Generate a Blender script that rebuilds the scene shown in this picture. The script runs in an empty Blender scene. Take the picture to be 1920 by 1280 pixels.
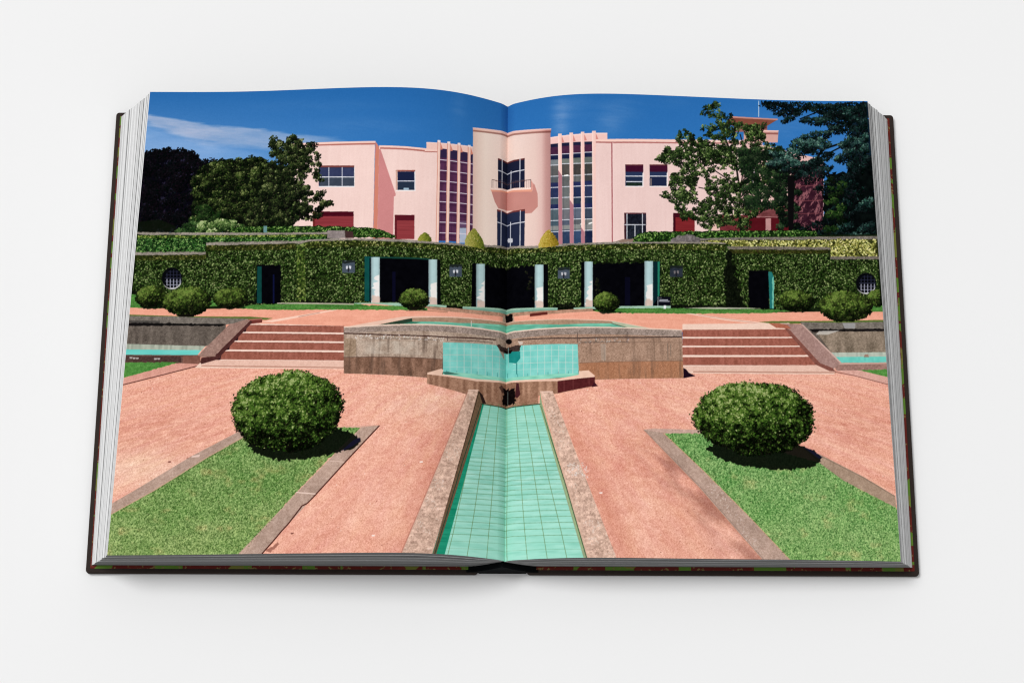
import bpy, math
import numpy as np

# ------------------------------------------------------------------ camera, light, exposure
scene = bpy.context.scene
cam_data = bpy.data.cameras.new("camera")
cam_data.sensor_width = 36.0
cam_data.lens = 4075.0 / 1920.0 * 36.0
cam_data.clip_start, cam_data.clip_end = 0.05, 100.0
camera = bpy.data.objects.new("camera", cam_data)
scene.collection.objects.link(camera)
camera.location = (0.00629653, -0.30602092, 1.39222121 + 0.004)
camera.rotation_euler = (0.32295513, 0, 0)
scene.camera = camera

world = bpy.data.worlds.new("World"); scene.world = world
world.use_nodes = True
bg = world.node_tree.nodes["Background"]
wn = world.node_tree                                  # white studio: a bright ceiling, dimmer walls
tcw = wn.nodes.new('ShaderNodeTexCoord'); sepw = wn.nodes.new('ShaderNodeSeparateXYZ')
mrw = wn.nodes.new('ShaderNodeMapRange')
mrw.inputs['From Min'].default_value = 0.0; mrw.inputs['From Max'].default_value = 1.0
mrw.inputs['To Min'].default_value = 0.21; mrw.inputs['To Max'].default_value = 0.64
wn.links.new(tcw.outputs['Generated'], sepw.inputs[0]); wn.links.new(sepw.outputs['Z'], mrw.inputs['Value'])
bg.inputs["Color"].default_value = (1.0, 1.0, 1.0, 1)
wn.links.new(mrw.outputs[0], bg.inputs["Strength"])

soft = bpy.data.lights.new("softbox", 'AREA')
soft.shape = 'DISK'; soft.size = 8.0; soft.energy = 2120.0; soft.color = (1.0, 1.0, 1.0)
softbox = bpy.data.objects.new("softbox", soft)      # big soft lamp, up and to the back left
scene.collection.objects.link(softbox)
softbox.location = (-7.6, 4.6, 16.3)
_d = -np.array(softbox.location); _d = _d / np.linalg.norm(_d)
softbox.rotation_euler = (math.acos(-_d[2]), 0, math.atan2(_d[1], _d[0]) - math.pi / 2)

vs = scene.view_settings
vs.view_transform = 'Standard'; vs.look = 'None'; vs.exposure = 0.0; vs.gamma = 1.0
vs.use_curve_mapping = False
scene.cycles.filter_width = 1.15
# ------------------------------------------------------------------ the spread
# Heights of the two facing leaves along their head and foot edges, taken from
# the photograph once and kept as real 3-D curves (metres, book coordinates).
YH, YF = 0.3225, 0.0045          # head and foot of the leaves
HEAD = [(281.5,172.7),(360,173.1),(437,173.3),(524,170.3),(640,164.8),(700,163),(745,162.3),(800,163.6),(839,167.6),(878,174.5),(909,182.8),(933,190.8),(952,197.8),(972,190.8),(995,184.5),(1019,179.8),(1050,176),(1100,174),(1150,175.2),(1220,178.2),(1314,182.2),(1419,187),(1478,189.3),(1550,190),(1626.6,189.9)]
FOOT = [(201,1040.4),(300,1040),(426.5,1038.5),(491.6,1037.2),(640,1036),(740,1034.6),(800,1035),(831,1036.6),(878,1040.5),(909,1044.4),(937.5,1049.2),(947,1050.6),(957,1049.2),(987.5,1046.7),(1034,1045),(1100,1044),(1180,1045),(1280,1046.4),(1426,1048),(1566,1049.5),(1689,1052)]
FPX = 4075.0
CAMX, CAMY, CAMH, TILT, YAW = 0.00629653, -0.30602092, 1.39222121, 0.32295513, -0.00357806
BW, BD = 0.544, 0.32804          # the opened case, seen from above
_c, _s = math.cos(TILT), math.sin(TILT)
_R = np.array([[math.cos(YAW), -math.sin(YAW), 0], [math.sin(YAW), math.cos(YAW), 0], [0, 0, 1]])

def on_y(p, Y):
    p = np.asarray(p, float)
    x = (p[:, 0] - 960) / FPX; y = -(p[:, 1] - 640) / FPX
    d = np.stack([x, _c * y + _s, _s * y - _c], 1) @ _R
    o = np.array([CAMX, CAMY, CAMH]) @ _R
    t = (Y - o[1]) / d[:, 1]
    return o + d * t[:, None]

def project(P3):
    d = P3 @ _R.T - np.array([CAMX, CAMY, CAMH])
    xc = d[..., 0]; yc = _c * d[..., 1] + _s * d[..., 2]; zc = -_s * d[..., 1] + _c * d[..., 2]
    return np.stack([960 + FPX * xc / -zc, 640 - FPX * yc / -zc], -1)

def smooth_half(pts, n=401):
    # one leaf edge: x,z resampled by arc length and gently smoothed, ends fixed
    x, z = pts[:, 0], pts[:, 2]
    L = np.r_[0, np.cumsum(np.hypot(np.diff(x), np.diff(z)))]
    u = np.linspace(0, L[-1], n)
    xx, zz = np.interp(u, L, x), np.interp(u, L, z)
    for a in (xx, zz):
        e0, e1 = a[0], a[-1]
        k = 33
        for _ in range(3):
            pad = np.r_[2 * a[0] - a[k:0:-1], a, 2 * a[-1] - a[-2:-k - 2:-1]]
            a[:] = np.convolve(pad, np.ones(2 * k + 1) / (2 * k + 1), 'valid')
        a[0], a[-1] = e0, e1
    return xx, zz

NS = 401
def edge_curve(lst, Y, gi):
    P3 = on_y(lst, Y)
    a = smooth_half(P3[:gi + 1], NS); b = smooth_half(P3[gi:], NS)
    return (np.r_[a[0], b[0][1:]], np.r_[a[1], b[1][1:]])
HX, HZ = edge_curve(HEAD, YH, 12)
FX, FZ = edge_curve(FOOT, YF, 11)
SS = np.linspace(0, 1, 2 * NS - 1)      # 0 = left fore-edge, .5 = gutter, 1 = right fore-edge
def _ext(a):                            # carried on in a straight line past the trimmed edges
    return np.r_[a[0] + (a[0] - a[8]) * 25, a, a[-1] + (a[-1] - a[-9]) * 25]
for _x, _z in ((HX, HZ), (FX, FZ)):     # the leaves turn down sharply into the sewn fold
    _z -= .0026 * np.clip(1 - np.abs(_x - _x[NS - 1]) / .0050, 0, 1) ** 1.6
SX = np.r_[-200 / (2 * NS - 2), SS, 1 + 200 / (2 * NS - 2)]
HXe, HZe, FXe, FZe = map(_ext, (HX, HZ, FX, FZ))

def leaf(s, t):
    """3-D point of the spread; t = 0 at the head, 1 at the foot."""
    x = np.interp(s, SX, HXe) * (1 - t) + np.interp(s, SX, FXe) * t
    z = np.interp(s, SX, HZe) * (1 - t) + np.interp(s, SX, FZe) * t
    return np.stack([x, YH * (1 - t) + YF * t, z], -1)

CW, CH = 1600, 930                      # resolution of the print
def P(pts):
    """reference-photo pixels -> print coordinates (columns, rows)."""
    p = np.asarray(pts, float).reshape(-1, 2)
    t = np.clip((p[:, 1] - 180) / 865, -.1, 1.1)
    s = np.clip((p[:, 0] - (281 - 80 * t)) / (1345 + 143 * t), -.05, 1.05)
    for _ in range(14):
        q = project(leaf(s, t)); e = 1e-4
        qs = (project(leaf(s + e, t)) - project(leaf(s - e, t))) / (2 * e)
        qt = (project(leaf(s, t + e)) - q) / e
        det = qs[:, 0] * qt[:, 1] - qs[:, 1] * qt[:, 0]
        r = p - q
        ds = (r[:, 0] * qt[:, 1] - r[:, 1] * qt[:, 0]) / det
        dt = (qs[:, 0] * r[:, 1] - qs[:, 1] * r[:, 0]) / det
        s = np.clip(s + np.clip(ds, -.05, .05), -.1, 1.1); t = t + np.clip(dt, -.05, .05)
    return np.stack([s * CW, t * CH], 1)
# ------------------------------------------------------------------ the print
# The picture printed across the spread, painted as ink colours (sRGB 0..1).
rng = np.random.default_rng(11)
F4 = np.float32
gy, gx = np.mgrid[0:CH, 0:CW]
_st = project(leaf((gx.ravel() + .5) / CW, (gy.ravel() + .5) / CH)).astype(F4)
TX = _st[:, 0].reshape(CH, CW); TY = _st[:, 1].reshape(CH, CW)   # where each ink dot sits in the photo
del _st
GX = (gx + .5).astype(F4); GY = (gy + .5).astype(F4)
ink = np.zeros((CH, CW, 3), F4)

def C(*c):
    return np.array(c, F4) / 255.0

def vn(U, V, seed=0):
    """value noise on any coordinates, -1..1"""
    r = np.random.default_rng(1000 + seed).random((128, 128)).astype(F4) * 2 - 1
    iu = np.floor(U).astype(int); iv = np.floor(V).astype(int)
    fu = (U - iu).astype(F4); fv = (V - iv).astype(F4)
    fu = fu * fu * (3 - 2 * fu); fv = fv * fv * (3 - 2 * fv)
    a = r[iv & 127, iu & 127]; b = r[iv & 127, (iu + 1) & 127]
    c = r[(iv + 1) & 127, iu & 127]; d = r[(iv + 1) & 127, (iu + 1) & 127]
    return (a * (1 - fu) + b * fu) * (1 - fv) + (c * (1 - fu) + d * fu) * fv

def fb(U, V, oct=4, seed=0, gain=.55):
    o = 0; a = 1; n = 0
    for k in range(oct):
        o = o + a * vn(U * 2 ** k + 17.3 * k, V * 2 ** k + 9.1 * k, seed + k); n += a; a *= gain
    return o / n

GR = (rng.random((CH, CW)).astype(F4) * 2 - 1)                       # fine grain
GR2 = (GR + np.roll(GR, 1, 0) + np.roll(GR, 1, 1) + np.roll(np.roll(GR, 1, 0), 1, 1)) * .6
N3 = fb(GX / 3, GY / 3, 2, 3); N8 = fb(GX / 9, GY / 9, 3, 7); N30 = fb(GX / 34, GY / 30, 3, 13); N90 = fb(GX / 120, GY / 80, 3, 21)

def pmask(cp, ss=3):
    """anti-aliased coverage of a polygon given in print coordinates"""
    x0 = max(int(np.floor(cp[:, 0].min())) - 1, 0); x1 = min(int(np.ceil(cp[:, 0].max())) + 1, CW)
    y0 = max(int(np.floor(cp[:, 1].min())) - 1, 0); y1 = min(int(np.ceil(cp[:, 1].max())) + 1, CH)
    if x1 <= x0 or y1 <= y0: return None
    X = (np.arange((x1 - x0) * ss) + .5) / ss + x0
    Y = (np.arange((y1 - y0) * ss) + .5) / ss + y0
    m = np.zeros((len(Y), len(X)), bool)
    n = len(cp)
    for i in range(n):
        (ax, ay), (bx, by) = cp[i], cp[(i + 1) % n]
        if ay == by: continue
        if ay > by: ax, ay, bx, by = bx, by, ax, ay
        r0 = np.searchsorted(Y, ay); r1 = np.searchsorted(Y, by)
        if r1 <= r0: continue
        xi = ax + (Y[r0:r1] - ay) * (bx - ax) / (by - ay)
        m[r0:r1] ^= X[None, :] < xi[:, None]
    a = m.reshape(y1 - y0, ss, x1 - x0, ss).mean((1, 3)).astype(F4)
    return y0, y1, x0, x1, a

def comp(box, col, k=1.0):
    if box is None: return
    y0, y1, x0, x1, a = box
    if isinstance(col, np.ndarray) and col.ndim == 3: col = col[y0:y1, x0:x1]
    a = (a * k)[..., None]
    ink[y0:y1, x0:x1] = ink[y0:y1, x0:x1] * (1 - a) + col * a

def rag(cp, amp, step=4, seed=0):
    """break a polygon's outline into a slightly uneven one"""
    out = []
    r = np.random.default_rng(seed)
    for i in range(len(cp)):
        a, b = cp[i], cp[(i + 1) % len(cp)]
        L = math.hypot(*(b - a)); n = max(int(L / step), 1)
        for k in range(n):
            p = a + (b - a) * k / n
            if 0 < k: p = p + r.normal(0, amp, 2)
            out.append(p)
    return np.array(out)

def poly(pts, col, k=1.0, ragged=0, step=4):
    cp = P(pts)
    if ragged: cp = rag(cp, ragged, step, int(abs(cp[0, 0] * 7 + cp[0, 1])))
    comp(pmask(cp), col, k)

def full(pts, ragged=0, step=4):
    cp = P(pts)
    if ragged: cp = rag(cp, ragged, step, int(abs(cp[0, 0] * 7 + cp[0, 1])))
    m = np.zeros((CH, CW), F4); b = pmask(cp)
    if b: m[b[0]:b[1], b[2]:b[3]] = b[4]
    return m

def rect(x0, y0, x1, y1, col, k=1.0):
    poly([(x0, y0), (x1, y0), (x1, y1), (x0, y1)], col, k)

def line(pts, w, col, k=1.0):
    cp = P(pts)
    for a, b in zip(cp[:-1], cp[1:]):
        d = b - a; L = math.hypot(*d)
        if L == 0: continue
        n = np.array([-d[1], d[0]]) / L * w * .5
        comp(pmask(np.array([a - n, b - n, b + n, a + n]), 4), col, k)

def lines(segs, w, col, k=1.0):
    q = P(np.array(segs, float).reshape(-1, 2)).reshape(-1, 2, 2)
    for a, b in q:
        d = b - a; L = math.hypot(*d) or 1
        n = np.array([-d[1], d[0]]) / L * w * .5
        comp(pmask(np.array([a - n, b - n, b + n, a + n]), 4), col, k)

def blobmask(cx, cy, rx, ry, soft=.15, pw=2.0):
    d = (np.abs((TX - cx) / rx) ** pw + np.abs((TY - cy) / ry) ** pw) ** (1 / pw)
    return np.clip((1 - d) / soft + .5, 0, 1)

def mix(col, m):
    global ink
    m = m[..., None]
    ink = ink * (1 - m) + col * m

def tone(base, *terms):
    """colour plane: base + sum(noise * colour step)"""
    o = np.broadcast_to(base, (CH, CW, 3)).copy()
    for n, c in terms: o += n[..., None] * c
    return np.clip(o, 0, 1)

def gray(v): return C(v, v, v)

# leaf dabs -----------------------------------------------------------------
_st = {}
def stamp(L, ratio, ang):
    key = (round(L * 2), round(ratio * 10), int(ang * 12 / math.pi) % 12)
    if key in _st: return _st[key]
    L = key[0] / 2; b = max(L * key[1] / 10, .8); th = key[2] * math.pi / 12
    h = int(math.ceil(L / 2 + 1)); ss = 5
    y, x = np.mgrid[-h * ss - ss // 2:h * ss + ss // 2 + 1, -h * ss - ss // 2:h * ss + ss // 2 + 1] / ss
    u = x * math.cos(th) + y * math.sin(th); v = -x * math.sin(th) + y * math.cos(th)
    m = ((np.abs(u) / (L / 2)) ** 1.6 + (np.abs(v) / (b / 2)) ** 1.6 < 1).astype(F4)
    n = 2 * h + 1
    m = m[:n * ss, :n * ss].reshape(n, ss, n, ss).mean((1, 3))[..., None]
    _st[key] = m
    return m

def dabs(x, y, L, cols, ratio=.55, k=1.0):
    cols = cols + rng.normal(0, .022, (len(cols), 1)) * np.array([1.0, .25, .7])      # leaves differ in hue
    """leaf-sized strokes of ink at print coordinates x, y"""
    ang = rng.random(len(x)) * math.pi
    L = np.broadcast_to(L, x.shape) * (0.75 + .5 * rng.random(len(x)))
    xi = np.round(x).astype(int); yi = np.round(y).astype(int)
    for i in range(len(x)):
        m = stamp(L[i], ratio, ang[i]); h = m.shape[0] // 2
        x0, y0 = xi[i] - h, yi[i] - h
        if x0 < 0 or y0 < 0 or x0 + 2 * h + 1 > CW or y0 + 2 * h + 1 > CH: continue
        s = ink[y0:y0 + 2 * h + 1, x0:x0 + 2 * h + 1]
        s += (cols[i] - s) * m * k

def ramp(l, stops):
    """l in 0..1 through a list of colours"""
    l = np.clip(l, 0, 1) * (len(stops) - 1); i = np.minimum(l.astype(int), len(stops) - 2); f = (l - i)[:, None]
    s = np.array(stops)
    return s[i] * (1 - f) + s[i + 1] * f

def scatter(m, n):
    """n random points inside a coverage mask"""
    ys, xs = np.nonzero(m > .5)
    i = rng.integers(0, len(xs), n)
    return xs[i] + rng.random(n), ys[i] + rng.random(n)

def ivy(m, stops, dens=.085, L=5.0, base=None, light=0.0, noise=.25):
    """a clipped leafy wall: dark depth, leaves at random light"""
    global ink
    b = stops[0] if base is None else base
    mix(tone(b, (N3, C(10, 14, 6)), (N8, C(8, 10, 5))), m)
    keep = ink.copy()
    n = int((m > .5).sum() * dens)
    x, y = scatter(m, n)
    v = rng.random(n) ** 1.5 + light + noise * N8[np.clip(y.astype(int), 0, CH - 1), np.clip(x.astype(int), 0, CW - 1)]
    dabs(x, y, L, ramp(v, stops))
    mm = np.clip(m, 0, 1)[..., None]
    ink = keep * (1 - mm) + ink * mm

def shrub(cx, cy, rx, ry, stops, L, n, seed=0, sun=(-.36, -.86, .36), floor=.0, flat=.86, rough=.05, sq=2.0, gain=.40):
    """a clipped round bush: leaves over an uneven ellipsoid lit from above left"""
    c, ex, ey = P([(cx, cy), (cx + rx, cy), (cx, cy + ry)])
    RX = ex[0] - c[0]; RY = ey[1] - c[1]
    r = np.random.default_rng(seed + 5)
    ph = r.random(6) * 6.28
    def wob(a): return 1 + rough * (np.sin(3 * a + ph[0]) * .5 + np.sin(5 * a + ph[1]) * .35 + np.sin(9 * a + ph[2]) * .3)
    a = np.linspace(0, 2 * math.pi, 90, endpoint=False)
    dn = np.where(np.sin(a) > 0, flat + (1 - flat) * (1 - np.sin(a)), 1)
    sa = (np.abs(np.cos(a)) ** sq + np.abs(np.sin(a)) ** sq) ** (-1 / sq)
    body = np.stack([c[0] + RX * .95 * np.cos(a) * sa * wob(a), c[1] + RY * .95 * np.sin(a) * sa * wob(a) * dn], 1)
    comp(pmask(body), stops[0])
    rad = r.random(n) ** .5; an = r.random(n) * 2 * math.pi
    nx = rad * np.cos(an); ny = rad * np.sin(an); nz = np.sqrt(np.maximum(1 - rad ** 2, 0))
    dn = np.where(ny > 0, flat, 1)
    sqf = (np.abs(np.cos(an)) ** sq + np.abs(np.sin(an)) ** sq) ** (-1 / sq)
    px = c[0] + RX * nx * sqf * wob(an) * 1.01; py = c[1] + RY * ny * sqf * dn * wob(an) * 1.01
    edge_ = 1 + .035 * vn(an * 9 + seed, rad * 0 + 3.3, seed + 7) + .028 * r.normal(0, 1, n)
    px = c[0] + (px - c[0]) * edge_; py = c[1] + (py - c[1]) * edge_
    s = np.array(sun); s = s / np.linalg.norm(s)
    lam = nx * s[0] + ny * s[1] + nz * s[2]
    ix = np.clip(px.astype(int), 0, CW - 1); iy = np.clip(py.astype(int), 0, CH - 1)
    clump = vn(px / (L * 3.6), py / (L * 2.8), seed) * .5 + vn(px / (L * 1.7), py / (L * 1.5), seed + 3) * .75
    v = floor + .17 + gain * np.maximum(lam, -.25) + clump * .36 + r.normal(0, .22, n) + .45 * (r.random(n) < .012) - .16 * np.clip(ny - .1, 0, 1)
    order = np.argsort(v + r.random(n) * .55)
    dabs(px[order], py[order], L, ramp(v[order], stops), .6)

def crown(pts, stops, L, nclump, per, cr, seed=0, sun=(-.4, -.8), dens=None, hole=0.0, base=None, squash=.8):
    """a tree crown: clumps of leaves, each lit on its upper left; holes stay open"""
    cp = P(pts); b = pmask(cp, 1)
    m = np.zeros((CH, CW), F4); m[b[0]:b[1], b[2]:b[3]] = b[4]
    if base is not None:
        mix(base, np.clip(m, 0, 1) * np.clip(1.6 - hole * 3 + N8 * 2.2, 0, 1))
    r = np.random.default_rng(seed)
    ys, xs = np.nonzero(m > .5)
    i = r.integers(0, len(xs), nclump * 3)
    cx = xs[i].astype(float); cy = ys[i].astype(float)
    if hole:
        h = vn(cx / 30, cy / 26, seed + 9) > (-1 + 2 * hole * .8)
        cx, cy = cx[h], cy[h]
    cx, cy = cx[:nclump], cy[:nclump]
    o = np.argsort(cy + r.random(len(cy)) * 30)[::-1] if False else r.permutation(len(cx))
    for j in o:
        R = cr * (.6 + .8 * r.random()); n = int(per * (R / cr) ** 2)
        rad = R * r.random(n) ** .6; a = r.random(n) * 6.283
        dx = rad * np.cos(a); dy = rad * np.sin(a) * squash
        v = .28 + .36 * (dx * sun[0] + dy * sun[1]) / R + r.normal(0, .17, n) + .19 * r.normal()
        oo = np.argsort(v + r.random(n) * .4)
        dabs(cx[j] + dx[oo], cy[j] + dy[oo], L, ramp(v[oo], stops), .6)

# --- sky -------------------------------------------------------------------
v = np.clip((TY - 165) / 140, 0, 1); left = np.clip((760 - TX) / 480, 0, 1); rgt = np.clip((TX - 950) / 650, 0, 1)
sky = C(38, 102, 168) * (1 - v)[..., None] + C(72, 131, 193) * v[..., None]
sky = sky + (left * v ** 1.3)[..., None] * C(28, 18, 12)
sky = sky + (rgt * (1 - v))[..., None] * C(2, 4, 8) - ((1 - left) * v)[..., None] * C(22, 14, 8)
wis = fb(GX / 120 + GY / 40, GY / 16 - GX / 120, 5, 31, .62)
u = (TX - 278) / 362
up = np.interp(TX, [200, 278, 362, 437, 502, 568, 640, 720], [212, 216, 228, 238, 244, 251, 262, 276])
lo = np.interp(TX, [200, 278, 327, 382, 437, 502, 640], [222, 229, 247, 263, 269, 276, 290])
band = np.clip((TY - up) / 5 + .3 + wis * 1.3, 0, 1) * np.clip((lo + 6 - TY) / 12 + .5 + wis * .8, 0, 1) * np.clip((700 - TX) / 130, 0, 1)
ba = (.80 * band * (1 - .30 * np.clip(u, 0, 1)) * np.clip(.86 + .5 * wis, .4, 1.1))[..., None]
sky = sky * (1 - ba) + C(184, 190, 212) * ba
haze = np.clip((TY - lo + 4) / 18, 0, 1) * np.clip((600 - TX) / 200, 0, 1) * (1.0 + .55 * wis)
sky = sky * (1 - .6 * haze[..., None]) + C(142, 176, 220) * .6 * haze[..., None]
for (qx, qy, sx, sy, kk) in ((1052, 222, 15, 36, .5), (1075, 200, 30, 30, .2), (1145, 232, 26, 24, .24), (1165, 205, 40, 20, .16), (700, 236, 80, 14, .16), (1262, 192, 32, 12, .10), (860, 205, 14, 30, .12), (1400, 210, 90, 20, .05), (1470, 240, 50, 30, .18), (1595, 275, 60, 40, .15), (600, 200, 120, 10, .08)):
    g = np.exp(-((TX - qx) / sx) ** 2 - ((TY - qy) / sy) ** 2) * np.clip(.75 + wis * .9, 0, 1.4) * kk
    sky = sky * (1 - g[..., None]) + C(150, 172, 210) * g[..., None]
ink[:] = np.clip(sky + GR[..., None] * C(2, 2, 2) + N3[..., None] * C(1.5, 1.5, 2), 0, 1)

# --- the villa -------------------------------------------------------------
rain = np.clip(fb(GX / 5, GY / 90, 3, 41), -1, 1)
pink = tone(C(240, 208, 200), (N90, C(4, 4, 4)), (N30, C(3, 3, 3)), (rain, C(4, 5, 5)), (GR2, C(2, 2, 2)))
pink2 = tone(C(235, 203, 197), (N90, C(4, 5, 5)), (N30, C(3, 3, 3)), (rain, C(4, 5, 5)), (GR2, C(2, 2, 2)))
shade_pink = tone(C(203, 133, 132), (N30, C(5, 4, 4)), (GR2, C(2, 2, 2)))
orange_side = tone(C(206, 128, 108), (N30, C(4, 4, 4)))
corn_hi = C(246, 205, 192); corn_lo = C(176, 108, 100)
# left wing
poly([(540, 270.5), (704.4, 265.6), (703.5, 270), (699.7, 452), (540, 452)], pink)
poly([(704.4, 265.8), (712, 277), (708, 452), (699.7, 452)], orange_side)
poly([(540, 269.5), (704.4, 265.3), (704.6, 269), (540, 273.5)], corn_hi)
poly([(540, 273.4), (704.4, 268.8), (704.2, 272), (540, 276)], corn_lo)
# middle wall left of the glazing
poly([(711.4, 273.5), (800, 279), (822, 279.6), (822, 462), (707.8, 456)], pink)
poly([(711.2, 280), (714, 280.6), (742.3, 364), (742, 368), (739, 369), (737, 456), (707.8, 456)], shade_pink)
poly([(712, 273.3), (760, 275), (800, 279.3), (800, 282.5), (712, 277)], corn_hi)
poly([(713, 277), (760, 278.7), (797, 282.2), (797, 285.4), (760, 281.7), (713, 280)], corn_lo)
poly([(800, 267.4), (887, 276), (887, 300), (800, 281)], tone(C(240, 198, 186), (GR2, C(2, 2, 2))))
poly([(800, 267.2), (887, 276), (887, 278), (800, 269)], C(247, 214, 204))
poly([(797, 280.5), (820.5, 281), (820.5, 285), (797, 284.5)], corn_hi); poly([(797, 284.3), (820.5, 284.8), (820.5, 286.6), (797, 286.2)], corn_lo)
# window A, shutters
rect(599, 312, 665.5, 351.5, C(236, 232, 228)); rect(598, 311.5, 664.5, 349.8, C(44, 52, 78))
poly([(598, 311), (664.5, 311), (664.5, 314.5), (598, 314.5)], C(120, 62, 58))
rect(600, 316, 664, 331, tone(C(52, 58, 90), (N8, C(8, 8, 8)))); rect(600, 334, 664, 349, tone(C(60, 68, 82), (N8, C(8, 8, 8))))
lines([(617, 314, 617, 350), (642, 314, 642, 350)], 1.6, C(205, 205, 215)); lines([(598, 332.6, 664.5, 332.6), (598, 350.5, 664.5, 350.5)], 1.8, C(235, 235, 238))
rect(587, 397.3, 663.5, 432, tone(C(136, 52, 58), (vn(GX / 40, GY / 1.6, 5), C(9, 5, 5)))); rect(587, 397.3, 663.5, 406, tone(C(70, 12, 26), (N8, C(6, 3, 3))))
poly([(587, 397), (591, 397), (591, 430), (587, 430)], C(110, 35, 35))
rect(741, 403.8, 777.5, 449, tone(C(140, 56, 60), (vn(GX / 40, GY / 1.6, 5), C(9, 5, 5)))); rect(741, 403.8, 777.5, 414, tone(C(86, 22, 34), (N8, C(6, 3, 3)))); rect(740.5, 403.8, 744.5, 449, C(92, 26, 34))
# window B
rect(743, 320, 779.6, 358.8, C(242, 228, 224)); rect(742.6, 319.6, 779, 322.5, C(150, 82, 72)); rect(742.6, 320.5, 746, 357, C(205, 165, 150))
rect(746, 322.5, 777.6, 357, C(28, 34, 64)); rect(746.5, 342, 777, 357, C(38, 50, 68)); rect(757, 353, 767, 356.8, C(165, 190, 205))
lines([(745, 340.2, 778, 340.2)], 1.7, C(230, 232, 238)); lines([(743, 358, 779.5, 358)], 1.6, C(250, 245, 244)); lines([(778, 322, 778, 358)], 1.2, C(206, 208, 216))
# left glazing between fins: plum blinds behind a white grid
gl = tone(C(84, 46, 76), (N8, C(7, 5, 6)), (vn(GX / 6, GY / 20, 8), C(8, 5, 8)))
poly([(824, 279), (887, 289), (887, 456), (822, 452)], gl)
poly([(824, 279), (887, 289), (887, 305), (824, 296)], C(40, 34, 66), .85)
XR = [300, 320, 340, 359.4, 378.7, 398, 417, 437]
for yb in XR:
    poly([(824, yb + 3), (887, yb + 11 - (yb - 300) * .02), (887, yb + 13.5), (824, yb + 6)], C(58, 30, 58), .55)
for (a, b) in ((825, 838.5), (844, 857), (863, 877), (882, 887)):
    for xx in ((a * .68 + b * .32),): lines([(xx, 290, xx - 1.5, 452)], 1.2, C(62, 32, 62), .6)
rect(862.2, 428, 876.2, 456, tone(C(176, 186, 204), (N8, C(14, 12, 10)))); rect(862.2, 415, 876, 427, C(120, 100, 130), .6)
lines([(824.5, yb, 887, yb + 8.6 - (yb - 300) * .035) for yb in XR], 1.5, C(226, 216, 226))
for (x0, x1, yt, xb0, xb1) in ((820.7, 826, 263.8, 817.4, 822.2), (839, 844.6, 266.4, 836, 841), (858.4, 863.6, 269, 856, 861), (877.6, 882.8, 273, 874.5, 880.5)):
    yb = 452 + (x0 - 820) * .09
    poly([(x0, yt), (x1, yt + .6), (xb1 + .6, yb + 6), (xb0, yb + 6)], tone(C(247, 212, 198), (GR2, C(2, 2, 2))))
    poly([(x1 - 2.2, yt + 2), (x1, yt + 2), (xb1 + .6, yb + 6), (xb1 - 1.4, yb + 6)], C(238, 196, 180))
    poly([(x0, yt + 1), (x0 + 1.6, yt + 1), (xb0 + 1.4, yb + 6), (xb0, yb + 6)], C(214, 150, 132))
    poly([(x1, yt + 3), (x1 + 4.8, yt + 17), (x1, yt + 18)], C(206, 130, 112))
    poly([(x0 + .5, yt - .4), (x1, yt), (x1, yt + 4), (x0 + .5, yt + 3)], C(238, 226, 226))
# right glazing
poly([(1030, 262), (1117, 254), (1117, 458), (1030, 462)], C(60, 62, 80))
def gcell(x0, x1, y0, y1, c): poly([(x0, y0), (x1, y0 - .5), (x1, y1 - .5), (x0, y1)], tone(c, (N8, C(9, 9, 9)), (N3, C(4, 4, 4))))
rows = {0: [270.8, 291.4, 310.6, 331.4, 352.4, 372, 393, 414.5, 435.5, 460], 1: [268.6, 289.5, 308, 330.7, 351, 371, 392.6, 413, 434, 459], 2: [267.2, 288, 307.4, 329.6, 350, 371, 391, 411.5, 433, 458], 3: [266, 286.4, 307, 328, 349, 370, 391, 411.5, 432.5, 457]}
XS = [(1032.4, 1047.6), (1053, 1068.6), (1074.6, 1090), (1095.6, 1111.4)]
cells = {0: [(70, 36, 62), (118, 124, 128), (92, 92, 92), (80, 86, 92), (40, 48, 84), (66, 80, 92), (78, 94, 102), (70, 88, 100), (42, 58, 84)],
         1: [(72, 36, 62), (112, 118, 112), (82, 78, 74), (94, 96, 96), (104, 108, 108), (112, 112, 112), (108, 108, 114), (80, 88, 104), (44, 60, 88)],
         2: [(76, 38, 64), (104, 110, 104), (66, 62, 60), (96, 98, 98), (34, 44, 76), (40, 54, 72), (92, 100, 116), (92, 96, 100), (52, 72, 104)],
         3: [(76, 38, 64), (100, 106, 102), (64, 62, 60), (68, 66, 66), (44, 52, 84), (34, 46, 74), (56, 66, 84), (120, 122, 120), (24, 34, 62)]}
for j, (x0, x1) in enumerate(XS):
    R_ = rows[j]
    for i in range(9):
        gcell(x0, x1, R_[i], R_[i + 1], C(*cells[j][i]))
        if i == 0: gcell(x0, x1, R_[i], R_[i] + 6, C(28, 30, 56))
        if i == 1: gcell(x0, x1, R_[i], R_[i] + 9, C(24, 30, 60))
        if i in (3, 5) and j != 1: gcell(x0, x1, R_[i] + 12, R_[i + 1], C(36, 42, 82))
        if i == 7: gcell(x0, x1, R_[i] + 10, R_[i + 1] - 3, C(134, 136, 134))
    lines([(x0, R_[i], x1, R_[i] - .6) for i in range(1, 9)], 1.6, C(214, 216, 224))
    lines([(x0 + (x1 - x0) * .28, R_[2], x0 + (x1 - x0) * .28, 457)], 1.0, C(46, 52, 62), .5)
lines([(1089, 421, 1096, 419), (1104, 420, 1111, 418), (1058, 330, 1066, 329)], 2.6, C(250, 250, 246))
poly([(1032, 258.2), (1117.5, 249.8), (1139, 250), (1139.5, 262), (1117, 262), (1117, 266), (1032, 271)], tone(C(240, 196, 188), (GR2, C(2, 2, 2))))
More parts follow.
